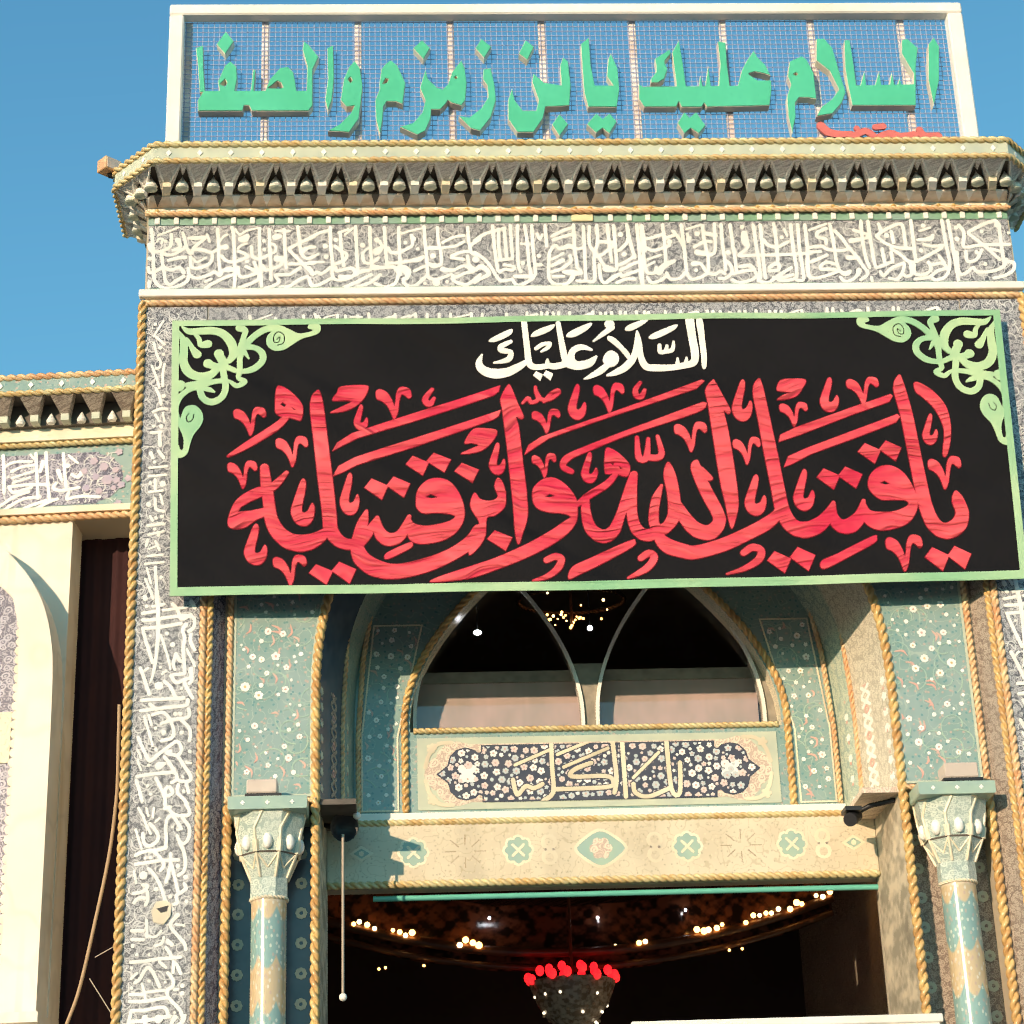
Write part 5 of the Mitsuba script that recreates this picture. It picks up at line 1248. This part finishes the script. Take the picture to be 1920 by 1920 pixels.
# ---------------------------------------------------------------- gateway: the hall behind
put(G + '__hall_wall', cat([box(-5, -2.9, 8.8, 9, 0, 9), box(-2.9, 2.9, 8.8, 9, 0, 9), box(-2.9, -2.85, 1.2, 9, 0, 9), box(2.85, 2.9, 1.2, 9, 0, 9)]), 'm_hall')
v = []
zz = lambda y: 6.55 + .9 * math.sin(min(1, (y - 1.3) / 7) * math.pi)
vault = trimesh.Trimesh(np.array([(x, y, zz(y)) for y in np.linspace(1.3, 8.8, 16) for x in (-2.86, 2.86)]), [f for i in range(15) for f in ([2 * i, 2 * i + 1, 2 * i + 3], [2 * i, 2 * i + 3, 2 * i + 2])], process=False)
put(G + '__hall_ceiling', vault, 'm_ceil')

# ---------------------------------------------------------------- rooftop sign
S_ = 'rooftop_sign'
label(S_, 'white framed rooftop sign with raised green lettering on wire mesh above the gateway cornice', 'sign')
put(S_ + '__frame', cat([rbox(-3.245, 3.175, -.24, -.12, 11.99, 12.09), rbox(-3.245, -3.13, -.24, -.12, 10.55, 11.988), rbox(3.05, 3.175, -.24, -.12, 10.55, 11.988)]), 'm_frame')
for x in (-2.489, -1.745, -.998, -.26, .48, 1.22, 1.945, 2.686):
    put(S_ + '__post', rbox(x - .028, x + .028, -.12, -.06, 10.5, 12.03, .006), 'm_post')
wires = [box(x - .0026, x + .0026, -.130, -.125, 10.55, 11.99) for x in np.arange(-3.12, 3.05, .0445)] + [box(-3.13, 3.05, -.135, -.130, z - .0022, z + .0022) for z in np.arange(10.6, 11.98, .0445)]
put(S_ + '__wire_mesh', cat(wires), 'm_wire', kind='stuff')
put(S_ + '__edge_strip', box(-3.13, -3.07, -.115, -.09, 10.55, 11.99), 'm_post')
for g in sorted(polys(trace('sign', .4)), key=lambda g: -g.centroid.x):
    k = put(S_ + '__letter', plate(g.buffer(-.004), -.212, .008), 'm_sign_green')
    put(k + '__side', plate(g, -.135, .077), 'm_sign_side')
for g in polys(trace('signred')): put(S_ + '__red_lettering', plate(g, -.16, .02), 'm_sign_red')

# ---------------------------------------------------------------- black banner
B_ = 'hanging_banner'
label(B_, 'wide black cloth banner with red and white lettering and green corner ornaments', 'banner')
def drape(x, z):
    return .010 * np.sin(x * 1.9 + .6) * np.cos(z * 1.1) + .006 * np.sin(x * 4.3 + z * 2.1) - .012 * (9.26 - z) / 2.2
BL, BR, BT, BB = -3.155, 3.17, 9.262, 7.052
def edge_z(x, top): return (9.262 + .028 * (x - BL) / (BR - BL)) if top else (7.045 + .024 * (x - BL) / (BR - BL) - .018 * math.sin((x - BL) / (BR - BL) * math.pi))
nx, nz = 120, 44
xs = np.linspace(0, 1, nx + 1); zs = np.linspace(0, 1, nz + 1); vv = []
for w in (0, 1):
    for j in zs:
        for i in xs:
            z_ = edge_z(BL + i * (BR - BL), False) * (1 - j) + edge_z(BL + i * (BR - BL), True) * j
            l, r = BL + .045 * (1 - j), BR - .07 * (1 - j)
            x_ = l + (r - l) * i
            vv.append((x_, -.150 + drape(x_, z_) + w * .004, z_))
M = (nx + 1) * (nz + 1); ff = []
for j in range(nz):
    for i in range(nx):
        a = j * (nx + 1) + i; b, c, d = a + 1, a + nx + 2, a + nx + 1
        ff += [[a, b, c], [a, c, d], [a + M, c + M, b + M], [a + M, d + M, c + M]]
put(B_ + '__cloth', trimesh.Trimesh(np.array(vv), ff, process=False), 'm_black_cloth', True)
def drp(h0): return lambda u, v, w: np.stack([u, -.150 + drape(u, v) - h0 - w, v], 1)
def bx(i, j): return BL + .045 * (1 - j) + i * ((BR - .07 * (1 - j)) - (BL + .045 * (1 - j)))
def band(j0, j1, i0, i1, n=40):
    lo = [(bx(i, j0), edge_z(bx(i, j0), False) * (1 - j0) + edge_z(bx(i, j0), True) * j0) for i in np.linspace(i0, i1, n)]
    hi = [(bx(i, j1), edge_z(bx(i, j1), False) * (1 - j1) + edge_z(bx(i, j1), True) * j1) for i in np.linspace(i1, i0, n)]
    return Polygon(lo + hi)
for q in ((0, .03, 0, 1), (.978, 1, 0, 1), (.03, .978, 0, .0085), (.03, .978, .9915, 1)):
    put(B_ + '__border', extrude(band(*q), .008, drp(.002), .12), 'm_border')
for g in sorted(polys(trace('red')), key=lambda g: -g.centroid.x):
    k = put(B_ + '__red_letter', cat([extrude(g, .008, drp(.0), .09)] + ([extrude(g.buffer(-.003), .0095, drp(.0), .09)] if not g.buffer(-.003).is_empty else [])), 'm_red')
    put(k + '__dark_outline', extrude(g.buffer(.0055), .005, drp(-.001), .12), 'm_red_edge')  # slightly wider dark red outline under each letter
for g in sorted(polys(trace('white', .4)), key=lambda g: -g.centroid.x):
    put(B_ + '__white_letter', extrude(g, .010, drp(-.001), .09), 'm_white_cloth')
orn = trace('orn')
put(B_ + '__corner_ornament', extrude(orn, .010, drp(-.001), .09), 'm_ornament')
put(B_ + '__corner_ornament', extrude(affinity.translate(affinity.scale(orn, -1, 1, origin=(0, 0)), .012, .018), .010, drp(-.001), .09), 'm_ornament')

# ---------------------------------------------------------------- building on the left
L_ = 'side_building'
label(L_, 'lower tiled building adjoining the gateway on its left, with marble arch and inscription band', 'building')
wallp = sbox(.521, 0, 2.6, 7.97)
put(L_ + '__wall', extrude(wallp, .3, side_at(-.3)), 'm_marble')
put(L_ + '__wall', side_box(-.02, 2.6, -.55, -.02, 7.95, 8.97), 'm_wall')
k = put(L_ + '__inscription_panel', side_box(.0, 2.6, -.02, .0, 8.0, 8.56), 'm_teal')
dark = sbox(.34, 8.07, 2.6, 8.50).union(disc((.35, 8.285), .2))
put(k + '__ground', extrude(dark, .005, side_at(0)), 'm_arab_blue')
put(k + '__scrollwork', extrude(affinity.translate(scrolls(-2.4, -.2, 8.08, 8.49, 150), 2.6, 0), .002, side_at(.005)), 'm_scroll', kind='stuff')
put(k + '__lettering', extrude(trace('leftpanel').intersection(sbox(.0, 8.0, 2.6, 8.56)), .005, side_at(.005)), 'm_white')
sp = [(.30, 8.37, .036), (.27, 8.26, .044), (.38, 8.42, .032), (.43, 8.20, .030), (.21, 8.34, .026), (.36, 8.29, .03), (.33, 8.17, .028), (.22, 8.19, .022), (.45, 8.34, .026)]
put(k + '__floral_inlay', extrude(union_all([flower(x, z, r, 6) for x, z, r in sp] + [flower(rnd.uniform(.03, .2), rnd.uniform(8.04, 8.5), .03, 5) for _ in range(9)]), .008, side_at(.004)), 'm_violet', kind='stuff')
put(L_ + '__ledge', side_box(.0, 2.6, .0, .06, 7.985, 8.035), 'm_cream')
rope([side_pt(.0, .03, 7.955), side_pt(2.6, .03, 7.955)], .03, .13, 'm_ochre_pale', L_)
rope([side_pt(.0, .03, 8.575), side_pt(2.6, .03, 8.575)], .026, .12, 'm_olive', L_)
put(L_ + '__fillet', side_box(.0, 2.6, .0, .07, 8.59, 8.69), 'm_cream')
cl = L_ + '__cornice'
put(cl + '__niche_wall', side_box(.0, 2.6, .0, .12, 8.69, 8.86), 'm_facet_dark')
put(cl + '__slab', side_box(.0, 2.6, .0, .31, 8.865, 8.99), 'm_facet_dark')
put(cl + '__band', side_box(.0, 2.6, .31, .34, 8.875, 8.985), 'm_teal')
for z, r in ((8.865, .026), (9.0, .03)): put(cl + '__rope_moulding', twist([side_pt(.0, .34, z), side_pt(2.6, .34, z)], r, .15), 'm_olive' if z < 8.9 else 'm_ochre_pale', True)
for c in range(11):
    m = lambda u, t, z: side_pt(.10 + (c + u) * .236, t, z)
    put(cl + '__muqarnas_cell', hull([m(-.10, .20, 8.74), m(.10, .20, 8.74), m(-.12, .13, 8.73), m(.12, .13, 8.73), m(-.38, .33, 8.845), m(.38, .33, 8.845), m(-.42, .28, 8.864), m(.42, .28, 8.864)]), 'm_facet')
    put(cl + '__muqarnas_foot', hull([m(a, t, z) for a in (-.13, .13) for t in (.1, .205) for z in (8.69, 8.745)]), 'm_sage')
    drop = trimesh.creation.revolve([(0, 0), (.03, 0), (.038, .02), (.026, .045), (.01, .075), (0, .09)], sections=10); drop.apply_translation(m(.5, .15, 8.69))
    put(cl + '__muqarnas_drop', fix(drop), 'm_white', 40)
    put(cl + '__stud', hull([m(a, t, z) for a, z in ((-.09, 8.93), (0, 8.957), (.09, 8.93), (0, 8.903)) for t in (.339, .35)]), 'm_white')
# marble arch standing out from the wall
cur = catmull([(.529, 4.2), (.529, 5.4), (.531, 6.3), (.542, 6.72), (.576, 6.96), (.637, 7.17), (.725, 7.34), (.82, 7.47), (1.0, 7.66), (1.35, 7.9)], False, 5)
slab = Polygon([tuple(p) for p in cur] + [(2.17 - (p[0] - .53), p[1]) for p in cur[::-1]] + [(2.17, 4.2)]).buffer(0)
hole = Polygon([(.79, 4.2), (.785, 6.5), (.80, 6.97), (.86, 7.22), (1.0, 7.36), (1.35, 7.55), (1.70, 7.36), (1.84, 7.22), (1.9, 6.97), (1.915, 6.5), (1.91, 4.2)])
put(L_ + '__arch_surround', extrude(slab.difference(hole), .3, side_at(0)), 'm_marble')
put(L_ + '__mosaic_panel', extrude(hole, .02, side_at(.22)), 'm_arab_blue')
sc = [disc((.80 - .004 * (i % 2), 4.3 + i * .07), .035, 10) for i in range(40)]
put(L_ + '__scalloped_border', extrude(union_all(sc).intersection(hole), .02, side_at(.24)), 'm_cream', kind='stuff')
put(L_ + '__gold_band', extrude(sbox(.83, 5.98, 1.9, 6.36), .012, side_at(.24)), 'm_tan')
put(L_ + '__arch_sill', side_box(.50, 2.2, .0, .36, 4.13, 4.2), 'm_marble')
put(L_ + '__wall', side_box(.521, 2.6, .0, .25, 0, 4.13), 'm_marble')

# ---------------------------------------------------------------- maroon curtain in the gap between the buildings
ss = np.linspace(-.12, .75, 60); pts = []
for z in (0, 8.1):
    for s_ in ss: pts.append(side_pt(s_, -.42 + .012 * math.sin(s_ * 31) * (1.6 - z / 8) + .006 * math.sin(s_ * 77), z))
f = [q for i in range(59) for q in ([i, i + 1, i + 61], [i, i + 61, i + 60])]
put('maroon_curtain', trimesh.Trimesh(np.array(pts), f, process=False), 'm_maroon', True)
label('maroon_curtain', 'dark maroon curtain filling the tall gap between the marble arch and the gateway', 'curtain')
# hanging cable
cab = catmull([(-3.462, .02, 6.3), (-3.467, .1, 5.92), (-3.481, .2, 5.68), (-3.529, .3, 5.30), (-3.603, .3, 4.852), (-3.692, .3, 4.378), (-3.77, .3, 4.128), (-3.95, .3, 3.6)], False, 6)
put('hanging_cable', tube(cab, .013, 8), 'm_cable', True)
label('hanging_cable', 'tan cable sagging away from the left rope moulding in front of the maroon curtain', 'cable')
put('hanging_cable__branch_wire', tube([(-3.599, .3, 4.576), (-3.46, .3, 4.653)], .004, 6), 'm_cord')
put('hanging_cable__branch_wire', tube([(-3.629, .3, 4.431), (-3.46, .3, 4.174)], .004, 6), 'm_cord')

# ---------------------------------------------------------------- fittings on the gateway
for i, (x0, x1, z0, z1, txt) in enumerate(((-2.545, -2.335, 5.575, 5.685, 'beige box floodlight above the left column capital, black shadow at its side'), (2.325, 2.565, 5.58, 5.70, 'beige box floodlight above the right column capital'))):
    k = key_for('floodlight')
    label(k, txt, 'floodlight', 'box floodlights above the column capitals')
    put(k + '__housing', rbox(x0, x1, -.16, .04, z0 + .012, z1, .008), 'm_box')
    put(k + '__base', hull([(x, y, z) for x in (x0 - .01, x1 + .03) for y in (-.15, .05) for z in (z0 - .008, z0 + .012)]), 'm_dark')
    put(k + '__bracket', box((x0 + x1) / 2 - .03, (x0 + x1) / 2 + .03, .03, .13, z0 + .03, z1 - .03), 'm_dark')
k = 'corner_floodlight'
label(k, 'small brown floodlight box on the left tip of the gateway cornice', 'floodlight')
bxm = rbox(-.075, .075, -.06, .06, -.055, .055, .006); bxm.apply_transform(trimesh.transformations.rotation_matrix(math.radians(42), (0, 0, 1))); bxm.apply_translation((-3.69, -.09, 10.66))
put(k + '__housing', bxm, 'm_ochre_pale')
lens = box(-.06, .06, -.066, -.06, -.045, .045); lens.apply_transform(trimesh.transformations.rotation_matrix(math.radians(42), (0, 0, 1))); lens.apply_translation((-3.69, -.09, 10.66))
put(k + '__glass', lens, 'm_box')
put(k + '__bracket', box(-3.70, -3.62, -.10, -.04, 10.59, 10.61), 'm_dark')
k = 'dark_camera'
label(k, 'small black camera on an arm at the right end of the lintel', 'camera')
body = trimesh.creation.cylinder(.05, .16, sections=18); body.apply_transform(trimesh.geometry.align_vectors((0, 0, 1), (-.45, -.8, -.4))); body.apply_translation((1.77, .42, 5.47))
put(k + '__body', body, 'm_dark', 40)
put(k + '__arm', tube([(1.78, .45, 5.5), (1.90, .40, 5.55), (2.06, .3, 5.56)], .018, 8), 'm_dark', True)
put(k + '__hood', hull([(1.70 + a, .32 + b, 5.50 + c) for a in (0, .12) for b in (0, .16) for c in (0, .03)]), 'm_dark')
k = 'shadow_horn'  # dark shape added where only a black shadow falls
label(k, 'added black horn shape standing in for a shadow, with a white lamp, at the left end of the lintel', 'shadow_shape')
horn = trimesh.creation.revolve([(0, 0), (.03, 0), (.045, .06), (.10, .15), (.105, .16), (.085, .15), (.0, .06)], sections=20); horn.apply_transform(trimesh.geometry.align_vectors((0, 0, 1), (.35, -.9, -.15))); horn.apply_translation((-1.95, .62, 5.52))
put(k + '__horn', fix(horn), 'm_dark', 40)
put(k + '__bracket', tube([(-1.95, .66, 5.53), (-2.05, .7, 5.58)], .02, 8), 'm_dark')
lamp = trimesh.creation.icosphere(2, .028); lamp.apply_translation((-1.80, .42, 5.565)); put(k + '__lamp', lamp, 'm_white', True)
k = 'pull_cord'
label(k, 'thin pull cord with a white ball hanging in the doorway at its left', 'cord')
put(k + '__cord', tube([(-1.897, .30, 5.40), (-1.899, .30, 4.28)], .010, 8), 'm_cord', True)
ball = trimesh.creation.icosphere(2, .028); ball.apply_translation((-1.899, .30, 4.26)); put(k + '__ball', ball, 'm_white', True)
put('curtain_rail', tube([(-1.70, 1.0, 5.09), (2.03, 1.0, 5.092)], .021, 10), 'm_rail', True)
label('curtain_rail', 'long turquoise rail running across the top of the doorway', 'rail')
put('white_board', cat([rbox(.04, 2.085, -.22, -.17, 2.6, 3.945, .008), rbox(.02, 2.105, -.235, -.155, 3.9, 3.955, .006)]), 'm_frame')
label('white_board', 'top edge of a white board standing in front of the right door jamb', 'board')
put('window_curtain', cat([box(-1.36, -.06, 1.30, 1.32, 6.0, 6.83), box(.04, 1.30, 1.30, 1.32, 6.0, 6.83)]), 'm_pink_cloth')
put('window_curtain__rail', box(-1.38, 1.32, 1.285, 1.335, 6.83, 6.92), 'm_grey_rail')
label('window_curtain', 'dusty pink curtain across the foot of the twin window above the door', 'curtain')

# ---------------------------------------------------------------- lamps in the hall
def bulb(key, p, r, kind, sc=(1, 1, 1)):
    m = trimesh.creation.icosphere(1, r); m.apply_scale(sc); m.apply_translation(p)
    return put(key, m, 'm_bulb_' + kind, True, glow=GLOW[kind])
k = 'lamp_garland'
label(k, 'curved garland of warm lamps hanging across the dark hall behind the doorway', 'chandelier')
gx = np.linspace(-2.5, 2.5, 60); gz = lambda x: 5.50 + .072 * x * x
put(k + '__band', cat([tube([(x, 5.06, gz(x) - .03) for x in gx], .045, 8), tube([(x, 5.1, gz(x) - .16) for x in gx], .03, 6)]), 'm_band_hall', True)
sk = np.array([(x, 5.16 + .04 * math.cos(x * 9), gz(x) + h) for h in (-.19, .0, .16, .42) for x in gx]); nn = len(gx)
put(k + '__mosaic', trimesh.Trimesh(sk, [q for r in range(3) for i in range(nn - 1) for q in ([r * nn + i, r * nn + i + 1, (r + 1) * nn + i + 1], [r * nn + i, (r + 1) * nn + i + 1, (r + 1) * nn + i])], process=False), 'm_mosaic', True)
for c, cnt in ((-2.30, 3), (-1.86, 4), (-1.50, 4), (-.89, 4), (.70, 2), (1.32, 5), (1.82, 6), (2.15, 3), (2.4, 3)):
    for i in range(cnt):
        x = c + (i - (cnt - 1) / 2) * .062 + rnd.uniform(-.012, .012)
        bulb(k + '__bulb', (x, 5.0 + rnd.uniform(-.03, .03), gz(x) + rnd.uniform(-.02, .035)), rnd.uniform(.020, .036), rnd.choice(('warm', 'white', 'warm')))
for x, z, kd in ((-1.72, 5.36, 'warm'), (-1.66, 5.37, 'warm'), (-1.31, 5.38, 'warm'), (1.5, 5.45, 'warm'), (1.62, 5.46, 'warm'), (.45, 5.52, 'white'), (-.70, 5.8, 'cool'), (.3, 5.78, 'cool'), (1.12, 5.83, 'cool')):
    bulb(k + '__bulb', (x, 5.05, z), .014, kd)
k = 'red_chandelier'
label(k, 'crystal chandelier ringed with small red lamps low in the doorway', 'chandelier')
rc = np.array([.035, 5.0, 5.20])
n = 0
for i in range(18):
    a = i * 2 * math.pi / 18; up = .03 * math.sin(i * 2.4)
    bulb(k + '__red_lamp', rc + (.40 * math.cos(a), .40 * math.sin(a), up + .02), .040, 'red', (1, 1, 1.25))
for i in range(8):
    a = i * 2 * math.pi / 8 + .3
    bulb(k + '__red_lamp', rc + (.22 * math.cos(a), .22 * math.sin(a), .10), .038, 'red', (1, 1, 1.25))
bowl = trimesh.creation.revolve([(0, -.46), (.12, -.43), (.24, -.34), (.33, -.2), (.40, -.02), (.385, -.02), (.31, -.2), (.22, -.33), (.1, -.41), (0, -.43)], sections=24); bowl.apply_translation(rc)
put(k + '__bowl', fix(bowl), 'm_crystal', 40)
put(k + '__stem', tube([rc + (0, 0, -.42), rc + (0, 0, 1.6)], .014, 8), 'm_band_hall')
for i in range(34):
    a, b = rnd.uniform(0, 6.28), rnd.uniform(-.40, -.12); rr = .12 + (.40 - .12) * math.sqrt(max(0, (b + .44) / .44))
    m = trimesh.creation.icosphere(0, .016); m.apply_translation(rc + (rr * math.cos(a), rr * math.sin(a), b)); put(k + '__crystal', m, 'm_bulb_white', glow=(.5, .42, .3) if i % 2 else None)  # every other crystal glows to stand in for reflected glints
k = 'window_lamp'
for x, z in ((-.86, 7.34), (.04, 7.36)):
    q = key_for(k)
    label(q, 'small bright lamp seen through the ' + ('left' if x < -.5 else 'right') + ' light of the twin window', 'lamp', 'small lamps behind the twin window')
    bulb(q + '__bulb', (x, 1.55, z), .022, 'cool', (1.5 if x < -.5 else 1, 1, 1))
    put(q + '__stem', tube([(x, 1.55, z), (x, 1.55, 8.6)], .005, 6), 'm_dark')

k = 'crystal_chandelier'
label(k, 'glinting crystal chandelier half hidden under the banner behind the twin window', 'chandelier')
for i in range(26):
    a, t = rnd.uniform(0, 6.28), rnd.uniform(0, 1)
    x, z = .02 + .46 * t * math.cos(a), 8.10 - .22 * (1 - t) + rnd.uniform(-.04, .06)
    bulb(k + '__bulb', (x, 3.0 + .3 * t * math.sin(a), z), rnd.uniform(.008, .015), rnd.choice(('warm', 'white')))  # tiny glowing bulbs stand in for the glints of the chandelier
put(k + '__frame', twist([(.02 + .47 * math.cos(t), 3.0 + .32 * math.sin(t), 8.14) for t in np.linspace(0, 6.2832, 40)], .02, .1), 'm_band_hall', True)
put(k + '__stem', tube([(.02, 3.0, 7.9), (.02, 3.0, 9.0)], .012, 6), 'm_band_hall')
